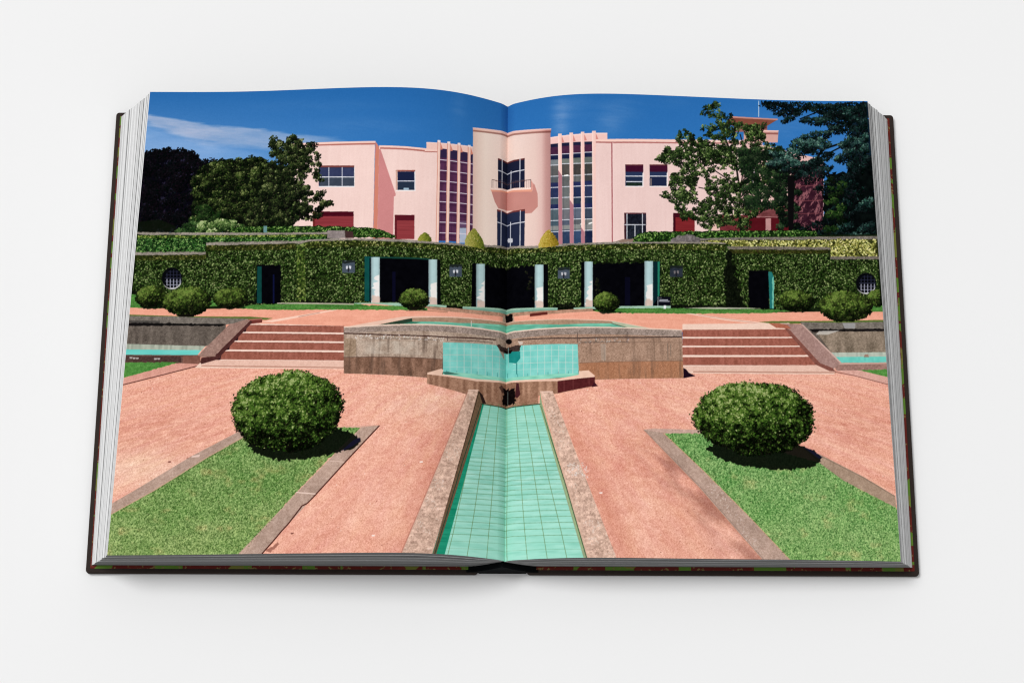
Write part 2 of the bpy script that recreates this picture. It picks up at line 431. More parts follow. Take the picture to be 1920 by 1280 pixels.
poly([(1032, 258.2), (1117.5, 249.8), (1139, 250), (1139, 252), (1117.5, 252), (1032, 260.4)], C(247, 214, 206))
for (x0, x1, yt, sh) in ((1047, 1053.6, 251.2, 320), (1068.2, 1075, 249.4, 375), (1089.4, 1096, 247.8, 426), (1110.6, 1117.6, 246.2, 470)):
    poly([(x0, yt), (x1, yt), (x1 + 1.2, 464), (x0 + 1, 464)], tone(C(242, 200, 190), (GR2, C(2, 2, 2))))
    poly([(x0, yt + 1), (x0 + 2, yt + 1), (x0 + 3, 464), (x0 + 1, 464)], C(248, 216, 206))
    poly([(x0 + .4, sh), (x1 + .6, sh + 10), (x1 + 1.2, 464), (x0 + 1, 464)], C(176, 118, 128))
    poly([(x1, yt + 4), (x1 + 5, yt + 16), (x1, yt + 17)], C(210, 138, 128))
# right wing
poly([(1117.6, 262), (1320, 262.8), (1430, 264), (1430, 458), (1117.6, 464)], pink2)
poly([(1117.6, 262.2), (1146, 262), (1290, 263.7), (1430, 265), (1430, 268), (1290, 267), (1146, 266), (1117.6, 266)], corn_hi)
poly([(1117.6, 266), (1146, 266.4), (1290, 267.6), (1430, 268.4), (1430, 270.4), (1290, 270.2), (1146, 269.4), (1117.6, 268.6)], C(178, 112, 108))
line([(1147.6, 267), (1148.8, 457)], 2.8, C(164, 92, 96)); line([(1149.6, 268), (1150.4, 456)], 1.2, C(244, 214, 208))
for (x0, x1) in ((1173, 1206.6), (1218.6, 1252)):
    rect(x0, 309.5, x1, 350.8, C(246, 232, 228)); rect(x0, 309.5, x1 - .5, 349.4, C(30, 38, 66))
    rect(x0, 309.5, x1, 323, tone(C(62, 16, 40), (N3, C(5, 3, 3)))); rect(x0, 323, x1 - 2, 331, C(40, 52, 84)); rect(x0, 309, x1, 311, C(110, 60, 62))
    lines([(x0, 331, x1 - 1, 331)], 1.7, C(232, 234, 240)); lines([(x1 - .6, 325, x1 - .6, 350)], 2, C(246, 238, 238)); lines([(x0, 350.4, x1, 350.4)], 1.6, C(250, 242, 240))
lines([(1174, 341.4, 1206, 341.4)], 1.8, C(222, 226, 232)); rect(1175, 343, 1204, 349, tone(C(30, 44, 36), (N3, C(10, 16, 8)))); rect(1176, 332.5, 1205, 340, C(34, 46, 72))
rect(1219.5, 335, 1222.5, 349, C(120, 108, 108))
rect(1171, 400, 1212, 450, C(26, 24, 38)); rect(1171, 399.6, 1212, 402, C(92, 50, 56)); rect(1171, 400, 1173.6, 450, C(70, 34, 40))
rect(1177, 402, 1204, 420, tone(C(22, 24, 34), (N3, C(12, 14, 18)))); rect(1177, 423, 1204, 450, tone(C(30, 34, 44), (N3, C(16, 18, 22))))
lines([(1176, 401, 1176, 450), (1205, 401, 1205, 450), (1191, 422, 1191, 450), (1171, 422, 1211, 422)], 1.8, C(206, 208, 214))
poly([(1206, 402), (1212, 402), (1210, 415), (1208, 420)], C(44, 40, 54))
rect(1263, 400, 1303, 436, tone(C(122, 36, 40), (vn(GX / 30, GY / 1.6, 5), C(8, 4, 4)))); rect(1262.6, 400, 1267, 436, C(58, 10, 22)); rect(1263, 400, 1303, 408, C(62, 14, 26))
# far right block, belvedere and mast
poly([(1390, 262), (1545, 300), (1545, 440), (1390, 440)], tone(C(226, 184, 178), (N8, C(8, 8, 8))))
streak = np.clip(fb(GX / 5 + GY / 11, GY / 12 - GX / 26, 4, 51, .7) * 3.2 - .05, 0, 1)
mix(tone(C(50, 22, 34), (N8, C(14, 9, 10))) * (1 - .6 * streak[..., None]) + C(196, 128, 130) * .6 * streak[..., None], full([(1484, 300), (1544, 312), (1544, 440), (1484, 440)]))
for yy in (350, 378, 402): lines([(1488, yy, 1543, yy - 2)], 1.6, C(120, 64, 70), .8)
poly([(1376, 238), (1439, 236), (1439, 248), (1376, 248)], C(150, 96, 90))
poly([(1373, 219.8), (1459, 224.8), (1438.6, 237), (1376, 237.5), (1360, 232)], tone(C(126, 72, 58), (N8, C(8, 6, 5))))
poly([(1373, 218.8), (1459, 223.6), (1458.6, 226), (1373, 221.6)], C(200, 142, 128)); poly([(1376, 239), (1438, 237.5), (1438, 242), (1376, 243)], C(84, 46, 44))
poly([(1395, 244.4), (1460, 245.6), (1458.6, 268), (1395, 268)], tone(C(212, 164, 154), (N8, C(7, 6, 6)))); poly([(1395, 249), (1459.6, 249.6), (1459.4, 253), (1395, 252)], C(150, 92, 86))
poly([(1395, 244), (1460, 245.4), (1460, 247.4), (1395, 246.6)], C(242, 200, 188))
line([(1423, 190), (1423, 220)], 1.5, C(196, 214, 226))
rect(1402, 318, 1412, 345, C(70, 70, 90)); rect(1415, 318, 1422, 345, C(66, 70, 88)); lines([(1413.5, 318, 1413.5, 345), (1422, 318, 1422, 345)], 2, C(226, 220, 222))
poly([(1404, 408), (1486, 408), (1486, 438), (1404, 438)], tone(C(82, 18, 26), (N8, C(8, 4, 4)))); poly([(1404, 386), (1486, 386), (1486, 408), (1404, 407)], tone(C(120, 66, 68), (N8, C(30, 22, 22))))
for xx in (1373, 1436): rect(xx, 410, xx + 10, 438, tone(C(186, 138, 136), (N8, C(14, 10, 10))))
rect(1350, 404, 1404, 438, tone(C(110, 46, 50), (N8, C(20, 12, 12)))); rect(1336, 404, 1349, 438, C(230, 190, 176))
# tower
tx = np.clip((TX - 887) / 146, 0, 1)
r_ = np.interp(tx, [0, .07, .16, .4, .62, .8, .88, .94, 1], [220, 230, 241, 238, 233, 227, 219, 190, 176])
g_ = np.interp(tx, [0, .07, .16, .4, .62, .8, .88, .94, 1], [186, 204, 220, 213, 207, 197, 183, 144, 130])
b_ = np.interp(tx, [0, .07, .16, .4, .62, .8, .88, .94, 1], [172, 190, 206, 202, 197, 187, 175, 138, 126])
tow = np.clip(np.stack([r_, g_, b_], -1).astype(F4) / 255 + (N90 * .012 + GR2 * .006)[..., None], 0, 1)
poly([(887.3, 243), (951.3, 251), (1032.6, 245), (1032.8, 464), (951, 470), (886.6, 464)], tow)
poly([(887.0, 240.3), (951.3, 250.4), (1033.8, 242.2), (1033.8, 246.5), (951.3, 255.6), (887.0, 245.2)], np.clip(tow * C(252, 228, 225), 0, 1))
poly([(887.4, 244.6), (951.3, 254.8), (1033.4, 246.2), (1033.2, 249.6), (951.3, 258.4), (887.4, 247.6)], np.clip(tow * C(176, 140, 134), 0, 1))
poly([(887.0, 240.0), (951.3, 250.2), (1033.8, 242.0), (1033.8, 243.6), (951.3, 252), (887.0, 241.6)], C(244, 206, 196))
# balcony shadow, door, window, rail
poly([(922, 360), (951, 362), (999, 358), (1000, 344), (1003, 347), (1008.5, 364), (1009, 388), (997, 400), (985, 401), (951, 396), (935, 392), (928, 379)], tone(C(194, 134, 125), (N30, C(4, 4, 4))))
poly([(934, 298), (984.2, 297.6), (984, 356), (934, 356)], C(26, 30, 52)); poly([(934, 297.4), (984.2, 297), (984, 300), (934, 300.4)], C(92, 44, 44))
poly([(932.4, 393.6), (984.8, 393), (983.4, 470), (932.6, 470)], C(34, 40, 64)); poly([(932.4, 393), (984.8, 392.4), (984.8, 396), (932.4, 396.6)], C(110, 52, 50))
mix(tone(C(42, 50, 76), (N30, C(10, 10, 10))), full([(941, 397), (975, 397), (975, 414), (941, 415)]) * .8)
wl = C(212, 214, 222)
lines([(942, 299, 941.6, 356), (975.4, 298, 975, 355), (958.6, 321, 958.2, 356), (934, 320, 984, 319), (940.2, 395, 939.6, 468), (976, 395, 975.2, 467), (957.6, 417, 957.2, 470), (932.6, 417.2, 984.6, 416.4)], 1.9, wl)
poly([(953, 447.5), (961, 447.5), (962, 451.5), (961, 455.5), (953, 455.5), (952, 451.5)], C(206, 206, 212))
poly([(919.8, 352.8), (951, 357), (999.4, 351.4), (999, 356), (951, 361), (920, 357)], tone(C(246, 218, 205), (GR2, C(2, 2, 2))))
poly([(920, 356.6), (951, 360.6), (999, 355.6), (997.6, 360), (951, 363.4), (922.4, 360.2)], C(226, 156, 132)); poly([(996, 338), (999.6, 344), (999.4, 357), (996, 357)], C(214, 150, 138))
rail = C(92, 66, 66)
lines([(922.8, 337.4, 996.4, 337.2), (922.8, 337.4, 922.8, 353), (995.6, 337.2, 995.6, 352)], 1.3, rail)
lines([(x, 337.4, x, 353.5) for x in np.arange(926.4, 995, 4.1)], .6, rail, .8)
lines([(934, 337.4, 984, 337.2)], 1.0, C(70, 66, 80))

# --- trees behind, left ------------------------------------------------------
dk = [C(5, 5, 7), C(7, 7, 9), C(11, 11, 14), C(19, 18, 24), C(40, 38, 62)]
beech = [(255, 290), (272, 286), (283, 287), (291, 288), (300, 281), (312, 280), (318, 284), (330, 283), (345, 286), (355, 285), (365, 290), (372, 296), (378, 304), (388, 308), (400, 303), (392, 318), (384, 340), (372, 352), (364, 370), (362, 400), (370, 437), (250, 437)]
poly(beech, tone(C(7, 6, 14), (N8, C(5, 4, 7))), ragged=1.6, step=3)
crown(beech, dk, 3.6, 260, 40, 10, 1)
for qx in np.arange(268, 392, 5.0):
    qy = np.interp(qx, [268, 290, 300, 318, 345, 365, 378, 392], [288, 288, 281, 283, 285, 290, 303, 305])
    crown([(qx - 3, qy - 6 - 3 * math.sin(qx * 1.7)), (qx + 3, qy - 5), (qx + 5, qy + 8), (qx - 5, qy + 8)], dk[:4], 3.2, 3, 12, 3.6, int(qx))
mix(C(14, 22, 10), full([(250, 418), (300, 412), (330, 425), (330, 440), (250, 440)]) * .7)
gt = [C(5, 9, 5), C(13, 20, 9), C(34, 46, 20), C(74, 88, 42), C(134, 144, 88)]
green = [(364, 372), (362, 345), (368, 328), (378, 316), (392, 312), (404, 307), (416, 301), (424, 300), (436, 305), (452, 301), (470, 298), (487, 295), (503, 303), (520, 310), (540, 330), (545, 380), (542, 430), (440, 436), (372, 436), (360, 405)]
poly(green, tone(C(12, 18, 9), (N8, C(6, 8, 4))), ragged=2.2, step=4)
crown(green, gt, 3.5, 620, 40, 8, 2)
poly([(400, 410), (470, 408), (545, 404), (545, 440), (400, 440)], tone(C(9, 12, 7), (N8, C(6, 7, 4))), .75, ragged=5, step=7)
crown([(366, 436), (362, 400), (375, 380), (410, 395), (430, 425), (430, 438)], [C(8, 16, 7), C(18, 34, 14), C(40, 62, 28), C(74, 96, 46)], 4.6, 20, 60, 12, 21)
# the plane tree against the left wing
poly([(533, 370), (541, 370), (545, 400), (548, 430), (529, 430)], C(16, 15, 14))
maple_a = [(510, 300), (512, 284), (509, 268), (514, 260), (524, 258), (530, 264), (534, 274), (541, 262), (548, 254), (556, 262), (566, 261), (572, 270), (590, 268), (588, 280), (560, 300), (552, 340), (556, 400), (548, 424), (470, 424), (462, 410), (480, 380), (500, 340)]
mt = [C(6, 9, 6), C(15, 21, 11), C(34, 45, 22), C(72, 84, 44), C(140, 146, 98)]
crown(maple_a, mt, 3.4, 420, 36, 7, 3)
maple_b = [(556, 262), (575, 270), (591, 280), (600, 300), (601, 318), (606, 345), (612, 366), (606, 372), (604, 385), (613, 374), (621, 380), (618, 389), (606, 393), (602, 404), (590, 414), (560, 412), (546, 420), (540, 380), (546, 320)]
crown(maple_b, mt, 3.4, 230, 17, 4.8, 4, hole=.36)
crown([(540, 300), (575, 290), (580, 400), (540, 415)], mt, 4.0, 70, 36, 7, 41, hole=.26)
crown([(596, 372), (614, 372), (622, 382), (612, 392), (596, 398)], mt, 4.6, 5, 34, 6.5, 6)
# planting along the top terrace
lt = [C(22, 38, 16), C(52, 76, 36), C(104, 128, 70), C(158, 176, 118), C(196, 204, 158)]
crown([(336, 437), (340, 428), (362, 418), (378, 424), (372, 437)], [C(14, 28, 12), C(30, 52, 24), C(58, 86, 44), C(96, 120, 70)], 4.2, 16, 50, 9, 7)
crown([(366, 437), (368, 427), (384, 420), (400, 414), (420, 413), (428, 420), (450, 421), (462, 428), (470, 437)], lt, 4.4, 34, 46, 9, 8)
hg = [C(14, 30, 10), C(28, 56, 20), C(52, 90, 34), C(88, 128, 54), C(140, 172, 94)]
def strip(pts, L=3.4, d=.24, light=0, st=hg):
    m = full(pts, 1.0, 4); ivy(m, st, d, L, light=light)
strip([(430, 429), (470, 425), (560, 424.4), (640, 425.6), (700, 428.6), (722, 434), (742, 444), (742, 447), (650, 446), (640, 437), (430, 437)])
strip([(460, 425.6), (640, 425.6), (700, 428.6), (716, 432), (716, 434), (640, 430), (460, 429)], 3.6, .2, .25)
rect(494.5, 424, 501, 437, C(112, 152, 158), .85)

# --- the magnolia and the cedar on the right ----------------------------------
br = C(34, 28, 26)
for seg, w in (([(1390, 440), (1386, 400), (1388, 360), (1382, 320), (1368, 280), (1352, 240)], 4.2), ([(1386, 350), (1364, 336), (1340, 320), (1328, 300)], 2.4), ([(1388, 360), (1394, 320), (1396, 280), (1388, 252)], 2.6), ([(1388, 372), (1420, 340), (1440, 316)], 2.2), ([(1387, 390), (1350, 360), (1310, 352)], 2), ([(1374, 300), (1340, 272), (1310, 262)], 2), ([(1381, 312), (1372, 290)], 2)):
    line(seg, w, br)
mg = [C(8, 13, 7), C(19, 30, 14), C(42, 62, 28), C(86, 110, 54), C(154, 170, 108)]
top_ = [(1312, 262), (1316, 240), (1326, 222), (1314, 212), (1322, 198), (1334, 194), (1342, 200), (1356, 204), (1370, 212), (1378, 226), (1400, 236), (1434, 232), (1430, 246), (1412, 252), (1426, 262), (1450, 272), (1470, 290), (1476, 330), (1462, 352), (1330, 300)]
crown(top_, mg, 3.2, 520, 17, 5.0, 9, hole=.2)
mid_ = [(1235, 300), (1248, 278), (1266, 264), (1278, 246), (1292, 250), (1310, 262), (1340, 268), (1370, 280), (1372, 300), (1336, 306), (1316, 320), (1300, 360), (1288, 385), (1262, 372), (1254, 350), (1262, 320), (1246, 305)]
crown(mid_, mg, 3.2, 480, 16, 4.8, 10, hole=.26)
low_ = [(1245, 364), (1262, 372), (1290, 365), (1310, 340), (1345, 335), (1380, 345), (1420, 330), (1462, 345), (1478, 372), (1470, 396), (1440, 392), (1418, 402), (1404, 428), (1392, 436), (1376, 420), (1352, 424), (1322, 432), (1306, 420), (1300, 408), (1280, 412), (1270, 396), (1262, 384)]
crown(low_, mg, 3.2, 620, 16, 4.8, 12, hole=.28)
crown([(1300, 300), (1370, 300), (1380, 340), (1300, 345)], mg, 3.6, 50, 14, 5, 13, hole=.3)
crown([(1385, 280), (1470, 280), (1478, 390), (1400, 390)], [C(10, 18, 12), C(20, 34, 20), C(40, 60, 34), C(70, 92, 54)], 3.8, 240, 32, 7, 14, hole=.05)
crown([(1385, 236), (1420, 238), (1440, 262), (1400, 262), (1376, 250)], mg, 3.6, 40, 20, 5, 17, hole=.2)
crown([(1455, 320), (1500, 318), (1500, 440), (1462, 440)], [C(6, 10, 8), C(12, 22, 14), C(28, 46, 28), C(58, 80, 50)], 3.8, 70, 34, 7, 18, hole=.2)
for cc in ((1342, 196), (1282, 250), (1240, 298), (1248, 366), (1300, 256)):
    crown([(cc[0] - 9, cc[1] - 5), (cc[0] + 9, cc[1] - 5), (cc[0] + 9, cc[1] + 6), (cc[0] - 9, cc[1] + 6)], mg, 3.6, 7, 14, 4.5, int(cc[0]))
# cedar
cd = [C(3, 6, 6), C(8, 16, 16), C(22, 42, 40), C(62, 96, 86), C(126, 160, 140)]
poly([(1550, 330), (1590, 318), (1600, 300), (1634, 290), (1650, 440), (1545, 440), (1545, 380)], tone(C(5, 9, 9), (N8, C(6, 10, 8))), ragged=3, step=5)
poly([(1576, 214), (1604, 200), (1634, 190), (1642, 300), (1592, 312), (1584, 280), (1600, 250)], tone(C(6, 11, 11), (N8, C(8, 12, 10))), .82, ragged=4, step=5)
poly([(1526, 434), (1652, 428), (1652, 448), (1526, 448)], tone(C(8, 14, 12), (N8, C(6, 10, 8))))
poly([(1477, 330), (1490, 330), (1488, 440), (1479, 440)], C(12, 10, 12))
for seg, w in (([(1560, 345), (1530, 300), (1545, 280), (1600, 262)], 4), ([(1590, 352), (1556, 330), (1540, 300)], 4), ([(1545, 300), (1490, 330)], 3), ([(1500, 224), (1560, 200), (1600, 192)], 2.4), ([(1630, 250), (1580, 275), (1550, 290)], 3)):
    line(seg, w, C(14, 16, 18))
def bough(x0, y0, x1, y1, dr, n, seed, up=1.0):
    """a flat cedar bough: needles drooping from a lit upper edge into shade"""
    r = np.random.default_rng(seed)
    a, b = P([(x0, y0), (x1, y1)])
    u = r.random(n); w = r.random(n) ** 1.3
    x = a[0] + (b[0] - a[0]) * u + r.normal(0, 3, n)
    prof = np.sin(np.clip(u, .02, .98) * math.pi) ** .6
    y = a[1] + (b[1] - a[1]) * u + dr * prof * (w - .25) + vn(u * 6, u * 0 + seed, seed) * dr * .25 + r.normal(0, 1.2, n)
    v = .62 * up * (1 - w) + r.normal(0, .14, n) + .2 * vn(x / 12, y / 8, seed + 1)
    o = np.argsort(-w + r.random(n) * .6)
    dabs(x[o], y[o], 5.2, ramp(v[o], cd), .42)
for k, a in enumerate([(1430, 196, 1500, 206, 16, 300, .5), (1432, 192, 1560, 196, 14, 520, .45), (1452, 212, 1520, 204, 12, 240, .5), (1466, 228, 1498, 214, 10, 150, .45), (1520, 200, 1632, 196, 26, 700, .45), (1540, 206, 1632, 200, 26, 600, .55), (1502, 228, 1570, 216, 15, 360, .8), (1530, 226, 1632, 212, 26, 760, .75), (1556, 240, 1632, 236, 26, 600, .6), (1486, 262, 1560, 246, 22, 560, 1.0), (1478, 276, 1540, 262, 24, 520, 1.1), (1444, 290, 1520, 280, 26, 700, 1.15), (1440, 306, 1500, 300, 24, 600, 1.15), (1500, 280, 1556, 268, 26, 520, 1.1), (1468, 316, 1540, 300, 24, 600, .9), (1520, 300, 1560, 292, 22, 300, .8), (1574, 268, 1634, 256, 28, 560, 1.1), (1566, 292, 1634, 276, 30, 640, .95), (1590, 310, 1640, 298, 30, 460, .6), (1576, 336, 1606, 320, 34, 360, .6), (1584, 362, 1610, 350, 30, 260, .5), (1606, 392, 1640, 374, 24, 320, 1.1), (1545, 410, 1600, 398, 24, 420, .6), (1534, 436, 1600, 420, 24, 560, .8), (1580, 442, 1642, 434, 16, 420, .9), (1610, 430, 1642, 420, 20, 260, .7), (1546, 344, 1574, 340, 22, 180, .55), (1490, 330, 1560, 318, 26, 500, .7), (1530, 352, 1600, 344, 26, 420, .5), (1556, 400, 1620, 352, 30, 500, .5), (1500, 428, 1560, 418, 20, 300, .5), (1600, 222, 1640, 222, 30, 400, .6), (1560, 216, 1600, 226, 24, 300, .6)]):
    bough(a[0], a[1], a[2], a[3], a[4] * 1.07, a[5], 60 + k, a[6])
crown([(1546, 330), (1580, 336), (1582, 430), (1546, 436)], [C(6, 12, 6), C(14, 28, 12), C(34, 58, 24), C(78, 104, 46)], 4.4, 20, 40, 9, 15)

poly([(225, 438), (612, 438), (640, 449), (700, 449.4), (760, 452.4), (820, 456.4), (880, 460.6), (951, 466.4), (1000, 463.8), (1050, 460.4), (1100, 458), (1200, 456), (1300, 455.6), (1312, 440), (1670, 440), (1672, 600), (225, 600)], tone(C(20, 30, 13), (N3, C(10, 12, 6))))
# --- terraces ---------------------------------------------------------------
stone = tone(C(118, 110, 102), (N8, C(16, 15, 14)), (GR2, C(14, 13, 12)), (vn(GX / 26, GY / 3, 71), C(14, 13, 12)))
stone_l = tone(C(140, 131, 121), (N8, C(14, 13, 12)), (GR2, C(15, 14, 13)), (vn(GX / 26, GY / 3, 72), C(12, 11, 11)))
ivyc = [C(14, 22, 8), C(30, 45, 16), C(46, 66, 25), C(76, 102, 46), C(142, 158, 100)]
ivyg = [C(14, 30, 12), C(28, 58, 24), C(50, 92, 40), C(84, 130, 60), C(140, 172, 100)]
ivyy = [C(40, 44, 16), C(86, 88, 36), C(140, 140, 66), C(188, 184, 104), C(222, 216, 150)]
strip([(1186.5, 447), (1200, 438), (1216, 435.4), (1360, 433.6), (1500, 432.6), (1530, 434), (1532, 444), (1330, 448), (1255, 456), (1180, 456)], 4.4, .17)
strip([(1204, 438), (1216, 435.2), (1360, 433.4), (1500, 432.4), (1528, 434), (1528, 437), (1360, 437), (1216, 440)], 3.4, .2, .22)
poly([(1310, 447.5), (1400, 445.4), (1520, 444.4), (1650, 443), (1650, 450), (1500, 450.6), (1310, 452)], stone)
m = full([(1310, 452.6), (1340, 450.6), (1500, 449.8), (1650, 448.6), (1650, 485), (1556, 484), (1556, 465), (1360, 462.5), (1310, 460)], .8, 4); ivy(m, ivyy, .17, 4.4, light=.2)
poly([(1257, 456), (1262, 447), (1276, 442), (1300, 441.4), (1312, 446), (1313, 457)], tone(C(112, 104, 104), (N3, C(34, 32, 32)), (N8, C(24, 22, 22))), ragged=1, step=5)
# left upper hedge and copings
m = full([(250, 441), (400, 440), (620, 439), (620, 452), (388, 462), (388, 476), (248, 477)]); ivy(m, ivyg, .24, 3.6, light=.03)
m = full([(250, 441), (400, 440.4), (620, 439.4), (620, 444), (400, 446), (250, 447)]); ivy(m, [C(30, 50, 16), C(70, 96, 34), C(120, 140, 60), C(160, 172, 90)], .14, 4.4, light=.1)
poly([(250, 435.6), (420, 436.6), (616, 436.2), (616, 440), (420, 441), (250, 440.4)], stone_l, ragged=.4)
poly([(614, 433), (647, 432.6), (648, 447), (614, 447.4)], tone(C(140, 128, 126), (N3, C(20, 18, 18)), (N8, C(12, 12, 12))))
poly([(647, 432.8), (662, 435), (664, 447), (648, 447)], tone(C(66, 44, 44), (N8, C(8, 6, 6))))
poly([(735, 448), (760, 450), (790, 452.4), (790, 455), (720, 452)], C(112, 86, 76))
poly([(1150, 455), (1168, 449), (1190, 448.6), (1184, 457), (1150, 458)], C(140, 116, 104))

# --- the ivy wall -----------------------------------------------------------
wallL = [(243, 479), (386, 477), (386, 460), (560, 457), (560, 571), (240, 571)]
ivy(full(wallL, 1.0, 4), ivyc, .24, 3.5, noise=.2, light=.07)
m = full([(243, 479), (386, 477.6), (388, 460), (556, 457), (556, 468), (388, 470), (386, 487), (243, 489)]); ivy(m, [C(34, 40, 14), C(54, 62, 22), C(82, 86, 38), C(120, 118, 64)], .09, 4.6)
poly([(246, 473.4), (386, 472.4), (386, 477.6), (244, 479)], stone_l, ragged=.5)
poly([(387, 454.8), (480, 453.6), (576, 451.6), (574, 456.6), (480, 458.8), (387, 460.6)], stone_l, ragged=.5)
wallM = [(556, 460), (562, 455.6), (580, 452), (640, 450.6), (700, 451.2), (760, 454), (820, 457.6), (880, 462), (951, 468), (1000, 465), (1050, 461.6), (1100, 459), (1200, 457), (1320, 456.6), (1372, 459), (1374, 580), (1240, 580), (951, 590), (800, 574), (665, 571.5), (556, 571)]
ivy(full(wallM, 1.0, 4), ivyc, .23, 3.6, noise=.2, light=.08)
m = full([(564, 456), (580, 452.4), (640, 451), (700, 451.6), (760, 454.4), (820, 458), (880, 462.6), (951, 468.6), (1000, 465.6), (1050, 462), (1100, 459.6), (1200, 457.6), (1360, 457.6), (1360, 470), (1200, 468), (1050, 473), (951, 480), (820, 469), (700, 462), (564, 466)]); ivy(m, [C(32, 40, 14), C(54, 68, 23), C(84, 96, 40), C(126, 132, 70), C(176, 176, 120)], .10, 4.6)
m = full([(556, 462), (572, 455), (574, 570), (557, 570)]); ivy(m, [C(30, 44, 16), C(58, 78, 28), C(96, 116, 50), C(140, 152, 86)], .11, 5.2, light=.08)
poly([(556, 460), (566, 452.6), (580, 449.4), (640, 447.6), (700, 447.8), (760, 450.6), (820, 454.4), (880, 458.6), (951, 464.4), (951, 468.6), (880, 462.8), (820, 458.4), (760, 454.6), (700, 451.6), (640, 451.2), (580, 453), (564, 458)], stone_l, ragged=.5)
poly([(951, 464.4), (1000, 461.8), (1050, 458.4), (1100, 456), (1200, 454.2), (1320, 454), (1362, 456), (1362, 457.6), (1320, 457), (1200, 457.2), (1100, 459.6), (1050, 462.4), (1000, 466), (951, 468.8)], stone_l, ragged=.5)
wallR = [(1366, 466), (1557, 466), (1557, 485), (1660, 485), (1662, 562), (1560, 575), (1480, 580), (1366, 580)]
ivy(full(wallR, 1.0, 4), ivyc, .24, 3.5, noise=.2, light=.07)
m = full([(1368, 468), (1554, 468), (1554, 476), (1368, 476)]); ivy(m, [C(36, 38, 14), C(58, 62, 24), C(84, 88, 40)], .1, 5)
poly([(1363, 462.4), (1450, 463), (1558, 464), (1558, 468.6), (1450, 468.4), (1366, 467.6)], tone(C(112, 104, 94), (N8, C(16, 15, 14)), (GR2, C(16, 15, 14))), ragged=.5)
poly([(1557, 481.6), (1655, 481.4), (1656, 486.6), (1557, 487)], tone(C(112, 104, 94), (N8, C(16, 15, 14)), (GR2, C(16, 15, 14))), ragged=.5)
poly([(1365, 470), (1373, 478), (1381, 520), (1394, 578), (1360, 579), (1360, 520)], tone(C(7, 10, 6), (N3, C(8, 10, 5))), .88, ragged=2.5, step=4)
poly([(1552, 469), (1557, 469), (1557, 482), (1554, 482)], C(14, 18, 8), .7)
# soil line under the ivy
def foot(pts): poly(pts, tone(C(10, 12, 8), (N3, C(8, 8, 5))), .85, ragged=1.8, step=3)
foot([(560, 565), (665, 567), (665, 571), (560, 570)]); foot([(1240, 572), (1400, 573), (1400, 579), (1240, 578)]); foot([(826, 572), (868, 576), (868, 580), (826, 578)]); foot([(1040, 571), (1080, 570), (1080, 580), (1040, 581)]); foot([(246, 545), (300, 552), (300, 562), (246, 552)]); foot([(430, 562), (484, 565), (484, 570), (430, 570)])
# openings of the loggia
bk = tone(C(5, 5, 9), (N8, C(3, 3, 4)))
poly([(684, 481), (712, 482), (804, 486), (806, 569.5), (684, 566.5)], bk)
poly([(684, 481), (697, 482), (697, 567), (684, 565)], tone(C(16, 74, 70), (N8, C(6, 8, 8)))); rect(693, 484, 697.5, 566, C(6, 22, 28))
poly([(700, 482), (806, 485.4), (806, 488), (700, 485)], C(20, 62, 52))
poly([(819, 487), (826, 487.4), (827, 571), (819, 570.5)], C(5, 7, 10))
poly([(886, 494), (951, 502), (1028, 496), (1028, 577), (951, 581.6), (884, 575.5)], bk)
poly([(1090, 492), (1112, 492), (1212, 492), (1238, 490), (1238, 575), (1090, 577)], bk)
poly([(1224, 491), (1237, 491), (1236.4, 556), (1224, 574)], C(10, 34, 40)); poly([(1233.5, 491), (1237.6, 491), (1237, 556), (1233.5, 556)], C(36, 120, 96))
poly([(736, 510), (742, 510), (742, 567), (736, 567)], C(14, 14, 44), .6); poly([(1172, 520), (1182, 520), (1182, 573), (1172, 573)], C(12, 12, 36), .6)
m = full([(951, 490), (1003, 492), (1003, 499), (951, 505), (905, 500), (905, 494)], 1.6, 3); ivy(m, ivyc, .12, 5.0)
m = full([(1112, 487), (1208, 486), (1208, 493.6), (1112, 494.6)], 1.6, 3); ivy(m, ivyc, .12, 5.0)
for (xx, yy) in ((1000, 560), (994, 535), (1116, 530), (1118, 548), (992, 518)):
    crown([(xx - 6, yy - 7), (xx + 6, yy - 7), (xx + 6, yy + 7), (xx - 6, yy + 7)], [C(10, 12, 8), C(24, 28, 16), C(52, 52, 32)], 4, 3, 9, 5, int(xx))
def column(x0, x1, yt, yb, jag):
    pale = np.interp((TX - x0) / (x1 - x0), [0, .12, .4, .75, 1], [.62, .86, 1.0, .98, .84])[..., None].astype(F4)
    poly([(x0, yt), (x1, yt), (x1, yb), (x0, yb)], np.clip(tone(C(178, 206, 208), (N8, C(6, 6, 6))) * pale, 0, 1))
    a = (yb - yt)
    r = np.random.default_rng(int(x0)); n = 16
    edge = [(x0 + (x1 - x0) * (.62 - .5 * k / n + .22 * r.normal()), yb - a * .58 * (1 - k / n) ** 1.0) for k in range(n)] if jag else [(x0 + (x1 - x0) * (.15 + .2 * r.random()), yb - a * .46 * (1 - k / n)) for k in range(n)]
    edge = [(min(max(px, x0 + .5), x1 - 1), py) for px, py in edge]
    poly([(x1 - .8, edge[0][1] - 3)] + edge + [(x0 + 1.5, yb), (x1 - .8, yb)], np.clip(tone(C(234, 230, 226), (N8, C(6, 6, 6))), 0, 1))
    poly([(x0 + 2, yb - 15), (x1 - .5, yb - 12), (x1 - .5, yb), (x0 + 2, yb)], tone(C(206, 176, 160), (N8, C(14, 12, 12))), .75, ragged=1, step=3)
column(696, 712.4, 482.4, 568.5, True); column(803.8, 820, 487, 571.6, False); column(893, 909.6, 495.4, 577, True)
column(1003, 1019.4, 496.6, 578.4, False); column(1096, 1111.8, 491, 575.8, True); column(1208.6, 1224.8, 490, 574.6, False)
